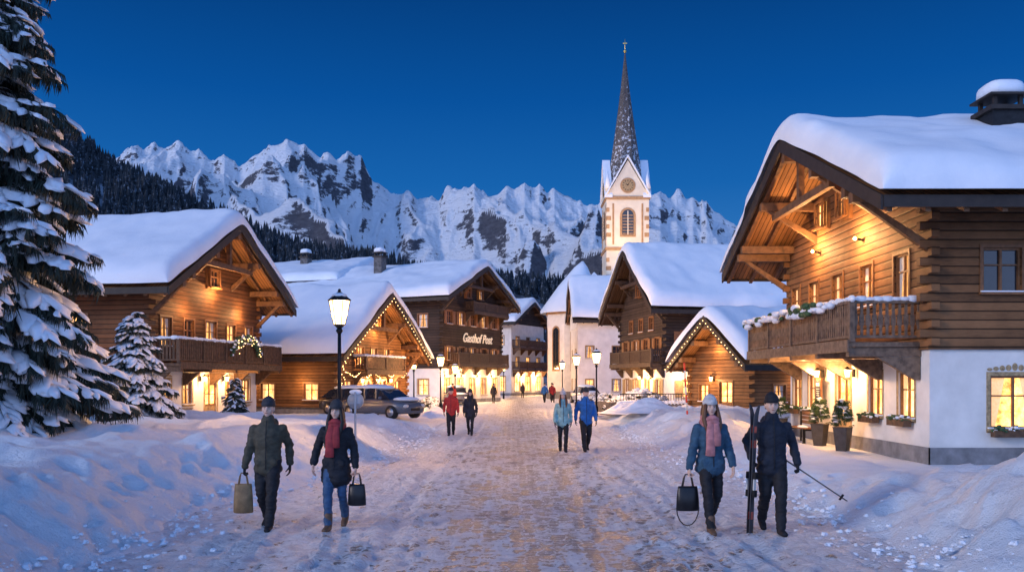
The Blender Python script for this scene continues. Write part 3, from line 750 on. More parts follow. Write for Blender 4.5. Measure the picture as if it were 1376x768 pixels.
for a in(-1,1):
    for b in(-1,1):
        mb.loft([(a*2.4,b*2.4,24),(a*2.4,b*2.4,25.2),(a*2.4,b*2.4,26.9)],[(.35,.35),(.33,.33),(.03,.03)],WARMP,6,er=False); mb.loft([(a*2.4,b*2.4,25.0),(a*2.4,b*2.4,27.2)],[.42,.02],SNOW,6,er=False)
mb.build('cross_and_pinnacles',CH)
mb=MB(); ax,ay=-7.1,-10.5; r=3.1
ring=[(ax+r*math.cos(a),ay+r*math.sin(a)) for a in [math.pi/8+k*math.pi/4 for k in range(8)]]
v=[(x,y,-.5) for x,y in ring]+[(x,y,9.5) for x,y in ring]; mb.add(v,[(k,(k+1)%8,8+(k+1)%8,8+k) for k in range(8)],PLAS)
for k in range(8):
    (x0,y0_),(x1,y1_)=ring[k],ring[(k+1)%8]
    u=Vector((x1-x0,y1_-y0_,0)); L=u.length; u.normalize(); nn=Vector((u.y,-u.x,0))
    T_=lambda a,n,z:(x0+u.x*(a+L/2)+nn.x*n,y0_+u.y*(a+L/2)+nn.y*n,z)
    mb.poly(archpts(-.55,.55,3.0,7.9,.03),QUO,T_); mb.poly(archpts(-.4,.4,3.2,7.7,.05),PD,T_)
    mb.box(-L/2,L/2,.0,.12,9.2,9.5,QUO,T_); mb.box(-L/2-.02,L/2+.02,0,.1,-.5,.8,PLINTH,T_)
    mb.box(-.03,.03,.06,.09,3.2,7.4,FASC,T_)
mb.box(ax-1.5,ax+7,ay+1.5,ay+10,-.5,9.4,PLAS)
mb.build('apse_and_nave',CH)
mb=MB(); ro=3.65
LA=np.linspace(0,2*math.pi,32,endpoint=False)
v=[(ax+ro*math.cos(a),ay+ro*math.sin(a),9.35) for a in LA]
v+=[(ax+(ro+.03)*math.cos(a),ay+(ro+.03)*math.sin(a),9.65) for a in LA]
v+=[(ax+2.1*math.cos(a)+.4,ay+2.1*math.sin(a)+.4,12.4) for a in LA]
v+=[(ax+.75*math.cos(a)+.9,ay+.75*math.sin(a)+.8,14.6) for a in LA]
v+=[(ax+.1*math.cos(a)+1.1,ay+.1*math.sin(a)+1.0,15.3) for a in LA]
f=[(j*32+k,j*32+(k+1)%32,(j+1)*32+(k+1)%32,(j+1)*32+k) for j in range(4) for k in range(32)]+[tuple(range(128,160))]
mb.add(v,f,SNOWR,True)
mb.prism([(ax-2.4,9.3),(ax+7.6,9.3),(ax+2.6,14.4)],ay+3.2,ay+10.5,SNOWR)
mb.build('apse_roof',CH)
fx=MB()
for px_ in(-3.5,-1.0): fx.box(px_-.2,px_+.2,-13.2,-12.8,12.6,13.0,METAL); fx.loft([(px_,-13,-.3),(px_,-13,12.6)],[.08,.05],METAL,8)
fx.build('floodlight_masts',CH)
for px_,pz,tz_,wt in((-3.5,13.2,20.5,1650),(-1.0,13.2,24,1300)):
    l=light('tower_floodlight',(px_,-12.7,pz),wt,CH,col=(1,.62,.3),r=.3,kind='SPOT',spot_size=R(58),spot_blend=.6)
    d=Vector((0,-w,tz_))-Vector(l.location); l.rotation_euler=d.to_track_quat('-Z','Y').to_euler()
light('apse_light',(-10.6,-16.5,3),90,CH,col=(1,.66,.38))
AN=chalet('parish_house',(5.9,88),-88,4.0,3.4,.5,9,12.2,7.9,7.2,PLAS,UNDERD,BEAM,front=row(2,-1.6,1.6,.9,.8,1.2,'wm')+row(2,-1.6,1.6,3.9,.8,1.2,'md'),
  sides={1:row(3,1.2,6.5,.9,.8,1.2,'wmw')+row(3,1.2,6.5,4.2,.8,1.2,'mdm')},T=.5,seed=51,logs=False)

# ---------------------------------------------------------------- vegetation
def spray_t(seed):
    rr=random.Random(seed); v=[];f=[]
    for i in range(13):
        t=i/12; side=-1 if i%2 else 1
        bx=t*.34; a=side*rr.uniform(.5,1.1)*(1-.5*t); l=rr.uniform(.14,.25)*(1.1-.5*t); dz=-rr.uniform(.03,.16)
        w=.028
        tip=(bx+l*math.cos(a),l*math.sin(a),dz-.08*t)
        b=len(v); v+= [(bx-w,0,-.03*t),(bx+w,0,-.03*t-.01),tip]; f.append((b,b+1,b+2))
        b=len(v); v+= [(bx,-w*.6,0),(bx,w*.6,-.02),(tip[0]*.9,tip[1]*.6,tip[2]-rr.uniform(.05,.16))]; f.append((b,b+1,b+2))
    return v,f
def blob_t(seed):
    bm=bmesh.new(); bmesh.ops.create_icosphere(bm,subdivisions=2,radius=1)
    v=[]
    for q in bm.verts:
        n=noise.noise(q.co*1.5+Vector((seed*3.1,0,0)))*.7; p=q.co*(1+n); v.append((p.x,p.y,p.z if p.z>0 else p.z*.35))
    f=[tuple(x.index for x in fc.verts) for fc in bm.faces]; bm.free(); return v,f
SPR=[spray_t(i) for i in range(4)]; BLB=[blob_t(i) for i in range(5)]
def spruce(name,x,y,z,H,Rd,seed,levels,snow=.75,sp=.17,dens_=1.0,sc=1.0):
    rr=random.Random(seed); par=empty(name,(x,y,z))
    mb=MB(); mb.loft([(0,0,-.6),(0,0,H*.5),(0,0,H*.98)],[.02+H*.018,H*.011,.015],BARK,9)
    sprm=[[] for _ in SPR]; blm=[[] for _ in BLB]
    for i in range(levels):
        t=(i+.5)/levels; zz=H*(.05+.93*t); L0=Rd*(1-t)**.8+.12
        nb=int((5+5.5*(1-t))*dens_)+1
        for j in range(nb):
            az=rr.uniform(0,2*math.pi); L=L0*rr.uniform(.65,1.15); z0=zz+rr.uniform(-.12,.12)
            dr=rr.uniform(.3,.6)+.1*(1-t)
            fpt=lambda u:Vector((math.cos(az)*L*u,math.sin(az)*L*u,z0+L*(.12*u-dr*u*u+.12*u**4)))
            if L>.5: mb.loft([fpt(0),fpt(.5),fpt(.95)],[.012+.012*L,.01+.006*L,.006],BARK,4,er=False,smooth=False)
            n=max(2,int(L/sp))
            for q in range(n):
                u=(q+.7)/n
                if u<.15 : continue
                p=fpt(u); tg=(fpt(min(1,u+.05))-fpt(u-.05)).normalized()
                wid=(.45*L*(1-u)**.7+.1)
                for side in (-1,1):
                    yaw=side*rr.uniform(.35,.95)
                    d=Matrix.Rotation(yaw,3,'Z')@tg; d.z-=rr.uniform(.05,.3); d.normalize()
                    sd=d.cross(Vector((0,0,1))).normalized(); up=sd.cross(d)
                    s_=sc*rr.uniform(.75,1.25)*(.7+min(.8,wid))
                    off=p+d*rr.uniform(0,.3)*wid
                    m=np.eye(4); m[:3,0]=np.array(d)*s_; m[:3,1]=-np.array(sd)*s_; m[:3,2]=np.array(up)*s_; m[:3,3]=off
                    sprm[rr.randrange(len(SPR))].append(m)
                    if rr.random()<snow:
                        m=np.eye(4); a=rr.uniform(.1,.23)*s_; m[:3,0]=np.array(d)*a*1.35; m[:3,1]=np.array(sd)*a*.66; m[:3,2]=np.array(up)*a*rr.uniform(.25,.45)
                        c=off+d*.16*s_+up*.012; m[:3,3]=c; blm[rr.randrange(len(BLB))].append(m)
    mb.build('trunk_and_limbs',par)
    def comb(T,Ms,nm,mat,sm):
        Vs=[];Fs=[];o=0
        for (tv,tf),mm in zip(T,Ms):
            if not mm: continue
            V,F=inst_np(tv,tf,mm); Vs.append(V);Fs.append(F+o);o+=len(V)
        mesh_np(nm,np.concatenate(Vs),np.concatenate(Fs),mat,par,sm)
    comb(SPR,sprm,'needles',NEED,False); comb(BLB,blm,'snow_on_branches',SNOW,True)
    return par
gz=lambda x,y:float(ground_z(x,y))
spruce('snowy_spruce_tree',-10.9,17.6,gz(-10.9,17.6)-.1,13.5,2.45,3,44,.6,.19,1.05,1.05)
spruce('snowy_spruce_tree',-11.5,26,gz(-11.5,26)-.1,3.4,1.25,5,20,.85,.12,1.2,.72)
spruce('snowy_spruce_tree',-17,24.5,.7,11,2.4,8,28,.6,.3,.9,1.3)
spruce('small_fir_tree',-12.3,37.9,.2,1.9,.6,11,12,.3,.14,1,.6)

def shrub(name,x,y,z,rx,ry,h,seed,snow=.9):
    rr=random.Random(seed); par=empty(name,(x,y,z)); s1=[];b1=[]
    for i in range(int(160*rx*ry)+60):
        a=rr.uniform(0,6.28); e=math.asin(rr.uniform(0,1)); q=rr.uniform(.75,1.0)
        d=Vector((math.cos(a)*math.cos(e),math.sin(a)*math.cos(e),math.sin(e))); p=Vector((d.x*rx*q,d.y*ry*q,d.z*h*q))
        sd=d.cross(Vector((.1,.2,1))).normalized(); up=sd.cross(d)
        m=np.eye(4); m[:3,0]=np.array(d)*.8; m[:3,1]=np.array(sd)*.8; m[:3,2]=np.array(up)*.8; m[:3,3]=p*.8; s1.append(m)
        if rr.random()<snow*d.z+.15:
            m=np.eye(4); r=rr.uniform(.1,.26); m[0,0]=r;m[1,1]=r;m[2,2]=r*.6; m[:3,3]=p*.98; b1.append(m)
    V,F=inst_np(*SPR[0],s1); mesh_np('leaves',V,F,NEED,par,False); V,F=inst_np(*BLB[1],b1); mesh_np('snow_cap',V,F,SNOW,par)
    mb=MB()
    for i in range(5): mb.loft([(0,0,-.2),(rr.uniform(-.6,.6)*rx,rr.uniform(-.6,.6)*ry,h*.8)],[.03,.01],BARK,5)
    mb.build('stems',par)
for i,(x,y,rx,h) in enumerate([(6.3,50,.9,.9),(7.6,51,1.1,1.1),(8.4,49.5,.8,.8),(5.9,66,1.0,1.2),(7.0,64,.9,1.0),(-5.4,57,.9,.8)]):
    shrub('snowy_shrub',x,y,gz(x,y)-.05,rx,rx*.8,h,i)
def heap(x,y,rx,ry,h,seed):
    a=np.linspace(0,2*np.pi,60); r=np.linspace(0,1,22); A,Rr=np.meshgrid(a,r)
    X=np.cos(A)*Rr*rx; Y=np.sin(A)*Rr*ry
    Z=h*(np.cos(Rr*np.pi)*.5+.5)*(.6+.8*fbm(X*1.6+seed*7+20,Y*1.6+20,3,seed))+(fbm(X*4+20,Y*4+20,4,seed)-.5)*.25*(1-Rr)-.04
    o=grid_np('snow_heap',X,Y,Z,SNOW); o.location=(x,y,gz(x,y)-.02)
for i,(x,y,rx,ry,h) in enumerate([(6.2,39,1.8,2.4,.6),(5.9,45,1.4,2,.5),(-4.4,47,1.2,2.2,.4),(6.6,56,1.2,2,.6),(-4.7,52,1.2,2,.4)]): heap(x,y,rx,ry,h,i)
mm=[[] for _ in BLB]
for i in range(3200):
    y=5+32*rng.random()**1.5; side=rng.choice([-1,1])
    e=np.interp(y,EY,EL if side<0 else ER); x=e+side*(rng.normal(.1,.4))
    r=.01+.04*rng.random()**3
    zz=max(float(street_z(np.array(x),np.array(y)))-.35*float(sst(side*(x-e),.7,1.4)),gz(x,y))
    a=rng.uniform(0,6.28); c_,s2=math.cos(a),math.sin(a); m=np.eye(4)
    m[:3,:3]=np.array([[c_,-s2,0],[s2,c_,0],[0,0,1]])@np.diag([r*rng.uniform(.8,1.5),r,r*rng.uniform(.6,1)]); m[:3,3]=(x,y,zz); mm[i%5].append(m)
Vs=[];Fs=[];o=0
for (a_,b_),q in zip(BLB,mm):
    V,F=inst_np(a_,b_,q); Vs.append(V);Fs.append(F+o);o+=len(V)
mesh_np('snow_clods',np.concatenate(Vs),np.concatenate(Fs),SNOW,None,False)

# ---------------------------------------------------------------- street furniture
def street_lamp(x,y,H,w,s=1.0,z0=0):
    par=empty('street_lamp',(x,y,z0))
    mb=MB()
    mb.loft([(0,0,-.3),(0,0,.5)],[.11*s,.1*s],METAL,10,er=False); mb.loft([(0,0,.5),(0,0,.58)],[.12*s,.06*s],METAL,10,er=False)
    mb.loft([(0,0,.55),(0,0,H-1.0*s)],[.055*s,.042*s],METAL,10,er=False)
    mb.loft([(0,0,H-1.1*s),(0,0,H-1.03*s),(0,0,H-.97*s)],[.05*s,.09*s,.05*s],METAL,10,er=False)
    zb=H-.88*s; zt=H-.3*s; rb,rt=.14*s,.26*s
    mb.loft([(0,0,H-.98*s),(0,0,zb)],[.05*s,.15*s],METAL,8,er=False)
    for k in range(6):
        a=k*math.pi/3; mb.loft([(rb*math.cos(a),rb*math.sin(a),zb),(rt*math.cos(a),rt*math.sin(a),zt)],[.012*s,.012*s],METAL,5,er=False)
    mb.loft([(0,0,zt),(0,0,zt+.03*s)],[.28*s,.29*s],METAL,6,smooth=False,er=False)
    mb.loft([(0,0,zt+.03*s),(0,0,zt+.16*s),(0,0,zt+.22*s)],[.28*s,.12*s,.05*s],METAL,6,smooth=False,er=False)
    mb.ell((0,0,H-.05*s),(.04*s,.04*s,.05*s),METAL); mb.ell((0,0,zt+.12*s),(.19*s,.19*s,.08*s),SNOW,10,6)
    mb.build('post_and_lantern',par)
    g=MB(); v=[];f=[]
    for k in range(6):
        a=k*math.pi/3; v.append((rb*.96*math.cos(a),rb*.96*math.sin(a),zb+.01))
    for k in range(6):
        a=k*math.pi/3; v.append((rt*.96*math.cos(a),rt*.96*math.sin(a),zt-.01))
    g.add(v,[(k,(k+1)%6,6+(k+1)%6,6+k) for k in range(6)],LGLASS); g.build('glass',par)
    light('lamp_light',(0,0,(zb+zt)/2),w,par,col=(1,.53,.21),r=.07*s)
street_lamp(-4.45,22,4.4,560,1.05)
street_lamp(-4.6,55,3.8,600); street_lamp(-6.9,60,3.7,460); street_lamp(-4.4,66,3.4,500)
street_lamp(4.75,48,3.85,720); street_lamp(4.3,57,3.9,660); street_lamp(4.6,78,3.9,760); street_lamp(-.9,92,3.9,950)

def sign_round(x,y,z):
    par=empty('round_traffic_sign',(x,y,z)); mb=MB()
    G=M('sign_back_grey',(.42,.43,.45),.5,.3,amt=.1)
    mb.loft([(0,0,-.4),(0,0,1.72)],[.03,.03],G,8); mb.loft([(0,.05,1.5),(0,.03,1.5)],[.22,.22],G,24,er=False)
    mb.loft([(0,.06,1.5),(0,.052,1.5)],[.19,.19],PLAS,24,er=False); mb.ell((0,.04,1.73),(.17,.05,.07),SNOW)
    mb.box(-.15,.15,0,.03,1.42,1.46,G); mb.build('plate_and_post',par)
sign_round(-4.15,22.6,.0)
def snowpole(x,y,z,H,lean=0):
    par=empty('snow_marker_pole',(x,y,z),rot=(0,lean,0)); mb=MB(); RED=M('pole_red',(.6,.06,.03),.5); n=8
    for i in range(n): mb.loft([(0,0,H*i/n-.2*(i==0)),(0,0,H*(i+1)/n)],[.035,.035],RED if i%2 else FRWH,8,er=False)
    mb.build('pole',par)
snowpole(6.6,32,.3,2.4,-.06)
par=empty('stone_garden_wall',(5.9,46.5,0),R(8)); mb=MB(); mb.box(0,4.6,-.2,.2,-.2,.75,STONE); mb.box(0,.4,0.2,6,-.2,.75,STONE)
for i in range(24): mb.ell((i*.2,0,.78),(.22,.24,.14+.05*random.random()),SNOW,8,6)
mb.build('wall',par)
mb=MB(); mb.box(0.05,4.55,.27,.31,1.25,1.3,METAL)
for i in range(30): mb.box(.1+i*.15,.12+i*.15,.27,.31,.7,1.25,METAL)
mb.build('railing',par)
par=empty('wooden_fence',(-13.5,26.6,.6)); mb=MB()
for i in range(9): mb.box(-3+i*.6,-2.9+i*.6,-.04,.04,-.3,.85,BALC)
for z in(.25,.6): mb.box(-3.1,2.1,-.08,-.045,z,z+.12,BALC)
mb.box(-3.1,2.1,-.1,.0,.72,.8,SNOW); mb.build('rails',par)

def bench(x,y,z,rz):
    par=empty('park_bench',(x,y,z),rz); mb=MB()
    for i in range(4): mb.box(-.8,.8,-.05+i*.11,.04+i*.11,.42,.46,FRW)
    for i in range(3): mb.box(-.8,.8,.42+i*.015,.45+i*.015,.55+i*.14,.66+i*.14,FRW)
    for q in(-.65,.65): mb.box(q-.04,q+.04,0,.08,-.05,.42,METAL); mb.box(q-.04,q+.04,.36,.41,-.05,.95,METAL)
    for q in(-.65,.65): mb.box(q-.04,q+.04,.08,.36,.36,.41,METAL)
    mb.ell((0.3,.12,.47),(.4,.14,.05),SNOW); mb.build('slats_and_legs',par,bevel=.008)
bench(9.35,28.1,gz(9.35,28.1)+.05,R(-90))
def planter(x,y,z):
    par=empty('potted_evergreen',(x,y,z)); mb=MB(); P=M('pot_dark',(.04,.04,.045),.5)
    mb.loft([(0,0,-.05),(0,0,.62),(0,0,.66)],[(.2,.2),(.29,.29),(.31,.31)],P,4,er=False,smooth=False); mb.build('pot',par)
    rr=random.Random(int(x*10)); s1=[];b1=[]
    for i in range(150):
        t=rr.random()**.8; a=rr.uniform(0,6.28); r=.28*(1-t)+.03
        d=Vector((math.cos(a),math.sin(a),.35)).normalized(); sd=d.cross(Vector((0,0,1))).normalized(); up=sd.cross(d); m=np.eye(4)
        m[:3,0]=np.array(d)*.45;m[:3,1]=np.array(sd)*.45;m[:3,2]=np.array(up)*.45; m[:3,3]=(d.x*r*.6,d.y*r*.6,.66+t*.75); s1.append(m)
        if rr.random()<.2: m=np.eye(4); q=.07; m[0,0]=q;m[1,1]=q;m[2,2]=q*.6; m[:3,3]=(d.x*r,d.y*r,.7+t*.75); b1.append(m)
    V,F=inst_np(*SPR[1],s1); mesh_np('foliage',V,F,GREEN,par,False); V,F=inst_np(*BLB[0],b1); mesh_np('snow',V,F,SNOW,par)
planter(9.65,26.75,.02); planter(9.65,24.9,.02); planter(9.6,30.6,.02)
par=empty('menu_board',(10.1,28.05,1.75)); mb=MB(); mb.box(-.04,.02,-.25,.25,-.35,.35,FRW); mb.box(-.05,-.04,-.2,.2,-.3,.3,PD)
mb.box(-.06,-.05,-.14,.14,.1,.2,FRWH)
for i in range(4): mb.box(-.06,-.05,-.14,.1,-.22+i*.07,-.2+i*.07,FRWH)
mb.build('board',par)

def car(x,y,z,rz,col):
    par=empty('parked_car',(x,y,z),rz); mb=MB(); P=M('car_paint',col,.25,.3,amt=.05,bs=0,spec=.6); TY=M('tyre',(.02,.02,.02),.8); RIM=M('rim',(.4,.4,.42),.3,.9)
    st=[(-2.15,.62,.34,.72),(-2.1,.78,.25,.86),(-1.6,.86,.22,.93),(-.9,.88,.2,.98),(.0,.89,.2,1.0),(.9,.88,.2,.98),(1.5,.85,.22,.9),(2.0,.78,.25,.78),(2.12,.62,.34,.64)]
    v=[];f=[];n=16
    sg=lambda q,e:math.copysign(abs(q)**e,q)
    for a,b,c,d in st:
        for k in range(n):
            an=2*math.pi*k/n; v.append((a,b*sg(math.cos(an),.45),(c+d)/2+(d-c)/2*sg(math.sin(an),.5)))
    for i in range(len(st)-1):
        for k in range(n): f.append((i*n+k,i*n+(k+1)%n,(i+1)*n+(k+1)%n,(i+1)*n+k))
    f+= [tuple(range(n)),tuple((len(st)-1)*n+k for k in range(n))]; mb.add(v,f,P,True)
    cab=[(-1.95,.72,.93),(-1.35,.66,1.38),(-.6,.64,1.46),(.2,.64,1.44),(.55,.66,1.35),(1.15,.74,.93)]
    v=[];f=[]
    for a,b,t in cab: v+=[(a,-.8 if t<1 else -b-.1,.92),(a,-b,t),(a,b,t),(a,.8 if t<1 else b+.1,.92)]
    for i in range(5):
        for k in range(3): f.append((i*4+k,i*4+k+1,(i+1)*4+k+1,(i+1)*4+k))
    mb.add(v,f,PD)
    for a in(-.45,.3):
        for s_ in(-1,1): mb.box(a-.04,a+.04,min(s_*.66,s_*.78),max(s_*.66,s_*.78),.95,1.42,P)
    for a in(-1.35,1.35):
        for s_ in(-1,1):
            mb.loft([(a,s_*.9,.33),(a,s_*.68,.33)],[.33,.33],TY,18,ref=(1,0,0),er=False); mb.loft([(a,s_*.915,.33),(a,s_*.9,.33)],[.2,.2],RIM,14,er=False)
    TL=M('tail_lamp',(.4,.02,.02),.3)
    for s_ in(-1,1):
        mb.ell((2.06,s_*.58,.62),(.09,.17,.09),FRWH); mb.ell((-2.09,s_*.6,.72),(.07,.15,.09),TL)
        mb.ell((.75,s_*.95,1.0),(.08,.12,.08),P)
    mb.box(1.8,2.16,-.3,.3,.4,.52,METAL)
    mb.build('body',par)
    s=MB(); s.ell((-.45,0,1.47),(1.1,.68,.17),SNOW,20,10); s.ell((1.55,0,.93),(.55,.72,.12),SNOW,18,8); s.ell((-1.85,0,1.0),(.3,.66,.12),SNOW); s.build('snow_cover',par)
car(-6.3,41.5,gz(-6.3,41.5)-.02,R(-35),(.12,.13,.15)); car(-8.6,47.5,gz(-8.6,47.5)-.02,R(-28),(.06,.06,.07)); car(6.3,74,0.02,R(100),(.5,.5,.5)); car(-4.6,70,0,R(-80),(.1,.1,.12))

# ---------------------------------------------------------------- people
SKIN=M('skin',(.68,.43,.32),.5,amt=.06,bs=0); BLACK=M('cloth_black',(.012,.012,.015),.75,ns=20,amt=.3)
def cloth(n,c,r=.75): return M(n,c,r,ns=14,amt=.3,bs=.5,bd=.01)
def remesh(name,parts,vox,par,wr=0,wrm=(),it=3):
    v=[];f=[];trees=[]
    mats=[]
    for (pv,pf,mt) in parts:
        b=len(v); pv=[tuple(p) for p in pv]; v+=pv; f+=[tuple(b+k for k in q) for q in pf]; trees.append(BVHTree.FromPolygons(pv,pf))
        if mt not in mats: mats.append(mt)
    me=bpy.data.meshes.new('tmp'); me.from_pydata(v,[],f)
    bm=bmesh.new(); bm.from_mesh(me); bmesh.ops.recalc_face_normals(bm,faces=bm.faces); bm.to_mesh(me); bm.free()
    o=bpy.data.objects.new('tmp',me); COL.objects.link(o)
    r=o.modifiers.new('r','REMESH'); r.mode='VOXEL'; r.voxel_size=vox
    s_=o.modifiers.new('s','SMOOTH'); s_.factor=.5; s_.iterations=it
    dg=bpy.context.evaluated_depsgraph_get(); dg.update()
    nm=bpy.data.meshes.new_from_object(o.evaluated_get(dg)); bpy.data.objects.remove(o)
    nm.name=name; nm.materials.clear()
    for m in mats: nm.materials.append(m)
    idx=[]
    for p in nm.polygons:
        best=1e9;bi=0
        for (pv,pf,mt),t in zip(parts,trees):
            r_=t.find_nearest(p.center)
            if r_[3] is not None and r_[3]<best-.002: best=r_[3];bi=mats.index(mt)
        idx.append(bi)
    nm.polygons.foreach_set('material_index',idx); nm.polygons.foreach_set('use_smooth',[True]*len(idx))
    if wr:
        wv=np.zeros(len(nm.vertices))
        ok=[mats.index(m) for m in wrm if m in mats]
        for p,i in zip(nm.polygons,idx):
            if i in ok:
                for q in p.vertices: wv[q]=1
        ns=[vv.normal.copy() for vv in nm.vertices]
        for i,vv in enumerate(nm.vertices):
            if wv[i]:
                c=vv.co; k=noise.noise(Vector((c.x*6,c.y*6,c.z*15)))+.7*(1-2*abs(noise.noise(Vector((c.x*9+4,c.y*9,c.z*22)))))-.5
                vv.co=c+ns[i]*k*wr
    nm.update()
    oo=bpy.data.objects.new(name,nm); COL.objects.link(oo); oo.parent=par; return oo

def hand_parts(side,wr,d,curl,mat):
    d=Vector(d).normalized(); inn=Vector((-side,0,0)); inn=(inn-d*inn.dot(d)).normalized(); fwd=d.cross(inn)
    if fwd.y>0: fwd=-fwd
    w=Vector(wr); P=[]
    v,f=loft([w-d*.02,w+d*.03,w+d*.085],[(.03,.022),(.042,.018),(.044,.015)],12,ref=tuple(fwd)); P.append((v,f,mat))
    for i,(ln,off) in enumerate(((.073,.032),(.082,.011),(.076,-.011),(.06,-.031))):
        p=w+d*.085+fwd*off; pts=[p-d*.02,p]; an=0; seg=[ln*.45,ln*.32,ln*.25]
        for j,sg in enumerate(seg):
            an+=curl*(.9,1.15,.8)[j]*(1+.06*i); q=pts[-1]+(d*math.cos(an)+inn*math.sin(an))*sg; pts.append(q)
        v,f=loft(pts,[.011,.0108,.010,.009,.008],8,ref=tuple(fwd)); P.append((v,f,mat))
    b=w+d*.028+fwd*.036
    q1=b+(fwd*.75+d*.6+inn*.25).normalized()*.035; q2=q1+(d*.85+inn*(.3+curl)+fwd*.2).normalized()*.03; q3=q2+(d*.7+inn*(.4+curl*1.2)).normalized()*.024
    v,f=loft([b-fwd*.02,b,q1,q2,q3],[.013,.0125,.0115,.010,.009],8); P.append((v,f,mat))
    return P

def person(name,x,y,Ht,jk,pt,bt,hat,female=False,rz=0,lead=1,hem=.8,wristR=None,wristL=None,glove=None,hair=None,scarf=None,curlR=.35,curlL=.35,vox=.014,pom=False,stride=1.0,trim=None):
    z=float(max(street_z(np.array(x),np.array(y)),gz(x,y)))+.0
    par=empty(name,(x,y,z),rz); k=Ht/1.82; par.scale=(k,k,k)
    glove=glove or BLACK; hair=hair or bpy.data.materials.get('hair_brown') or M('hair_brown',(.05,.03,.018),.6)
    sw=.92 if female else 1.04; hw=1.02 if female else .98
    parts=[]; L=lambda pts,r,mt,n=14,ref=(1,0,0):parts.append((*loft(pts,r,n,ref),mt))
    lw=.88 if female else 1.05
    for sd in(1,-1):
        hx_=.085*sd
        if sd==lead:
            kn=(.082*sd,-.15*stride,.52); an=(.06*sd,-.22*stride,.1)
            L([(hx_,0,.93),(hx_*1.02,-.08*stride,.72),kn,(kn[0]*.9,(kn[1]+an[1])/2+.015,.3),an],[(.102*lw,.108),(.092*lw,.096),(.074*lw,.078),(.07*lw,.074),(.06*lw,.062)],pt)
            L([(an[0],an[1]+.015,.17 if not female else .24),(an[0],an[1]+.01,.09),(an[0],an[1]+.005,.055)],[(.06,.066),(.057,.062),(.05,.06)],bt)
            L([(an[0],an[1]+.05,.045),(an[0],an[1]-.06,.05),(an[0]*1.2,an[1]-.17,.038)],[(.044,.044),(.05,.045),(.042,.032)],bt)
        else:
            kn=(.088*sd,-.03*stride,.495); an=(.07*sd,.24*stride,.165)
            L([(hx_,0,.93),(hx_*1.05,-.01,.72),kn,(kn[0]*.95,(kn[1]+an[1])/2,.33),an],[(.102*lw,.108),(.092*lw,.096),(.074*lw,.078),(.07*lw,.074),(.06*lw,.062)],pt)
            L([(an[0],an[1]-.02,.23 if not female else .29),(an[0],an[1],.15),(an[0],an[1]+.01,.12)],[(.06,.064),(.057,.062),(.05,.055)],bt)
            L([(an[0],an[1]+.045,.115),(an[0],an[1]-.05,.075),(an[0]*1.15,an[1]-.14,.037)],[(.044,.044),(.05,.045),(.042,.032)],bt)
    fl=.022 if female else .01
    rings=[((0,0,hem),(.18+fl+(.8-hem)*.14,.138+fl+(.8-hem)*.12)),((0,0,hem+.04),(.184+fl+(.8-hem)*.12,.142+fl+(.8-hem)*.1)),((0,0,max(.95,hem+.1)),(.182*hw+.01,.145)),((0,0,1.08),(.17*sw,.132)),((0,-.005,1.24),(.192*sw,.143)),((0,0,1.36),(.196*sw,.128)),((0,.005,1.425),(.155*sw,.105)),((0,.005,1.46),(.1,.092)),((0,.003,1.51),(.083,.087)),((0,0,1.545),(.08,.085))]
    L([r[0] for r in rings],[r[1] for r in rings],jk,22)
    L([(-.085,0,.93),(.085,0,.93)],[(.1,.11),(.1,.11)],pt)
    parts.append((*ellip((0,.1,1.45),(.13,.07,.085),14,8),jk))
    for sd in(-1,1): parts.append((*ellip((sd*.105,-.125,max(.93,hem+.12)),(.055,.022,.05),10,6),jk))
    W={}
    for sd,wo in((-1,wristR),(1,wristL)):
        s0=Vector((.172*sw*sd,.005,1.395))
        if wo: wv=Vector(wo)
        else: wv=Vector((.265*sw*sd,(-.13 if sd!=lead else .1)*stride,.885))
        mid=(s0+wv)/2; ln=(wv-s0).length; ex=math.sqrt(max(0.0,.275**2-(ln/2)**2))
        elb=mid+Vector((sd*.4,.9,0)).normalized()*min(ex+.01,.2)
        L([s0,s0.lerp(elb,.5),elb,elb.lerp(wv,.55),wv],[.078,.07,.064,.058,.05],jk,12)
        W[sd]=(wv,(wv-elb).normalized())
    remesh('body',parts,vox,par,.013,(jk,pt),2)
    hp=[]
    for sd,cu in((-1,curlR),(1,curlL)):
        wv,d=W[sd]; d=(d*.35+Vector((0,0,-1))).normalized()
        hp+=hand_parts(sd,wv+d*.012,d,cu,glove)
    remesh('hands',hp,.0055 if vox<.02 else .009,par,it=1)
    hp=[]; H=lambda v_f,mt:hp.append((*v_f,mt))
    H(ellip((0,.012,1.665),(.078,.098,.108),16,12),SKIN)
    H(loft([(0,-.03,1.66),(0,-.045,1.6),(0,-.058,1.562)],[(.068,.06),(.056,.046),(.028,.026)],14),SKIN)
    H(loft([(0,.01,1.44),(0,.008,1.6)],[(.05,.052),(.052,.056)],12),SKIN)
    H(loft([(0,-.084,1.68),(0,-.108,1.634)],[(.009,.009),(.016,.013)],8),SKIN)
    for sd in(-1,1): H(ellip((sd*.08,.015,1.648),(.012,.02,.032),8,6),SKIN); H(ellip((sd*.042,-.062,1.628),(.024,.022,.022),8,6),SKIN)
    remesh('head',hp,.007 if vox<.02 else .012,par,it=2)
    mb=MB()
    EW=bpy.data.materials.get('eye_white') or M('eye_white',(.5,.48,.46),.3,bs=0,amt=.02)
    LIP=bpy.data.materials.get('lips') or M('lips',(.38,.12,.1),.5,bs=0)
    for sd in(-1,1):
        mb.ell((sd*.031,-.079,1.66),(.013,.009,.006),EW,8,6); mb.ell((sd*.031,-.085,1.66),(.006,.004,.005),BLACK,8,6)
        mb.loft([(sd*.016,-.09,1.678),(sd*.046,-.082,1.68)],[.004,.003],hair,6)
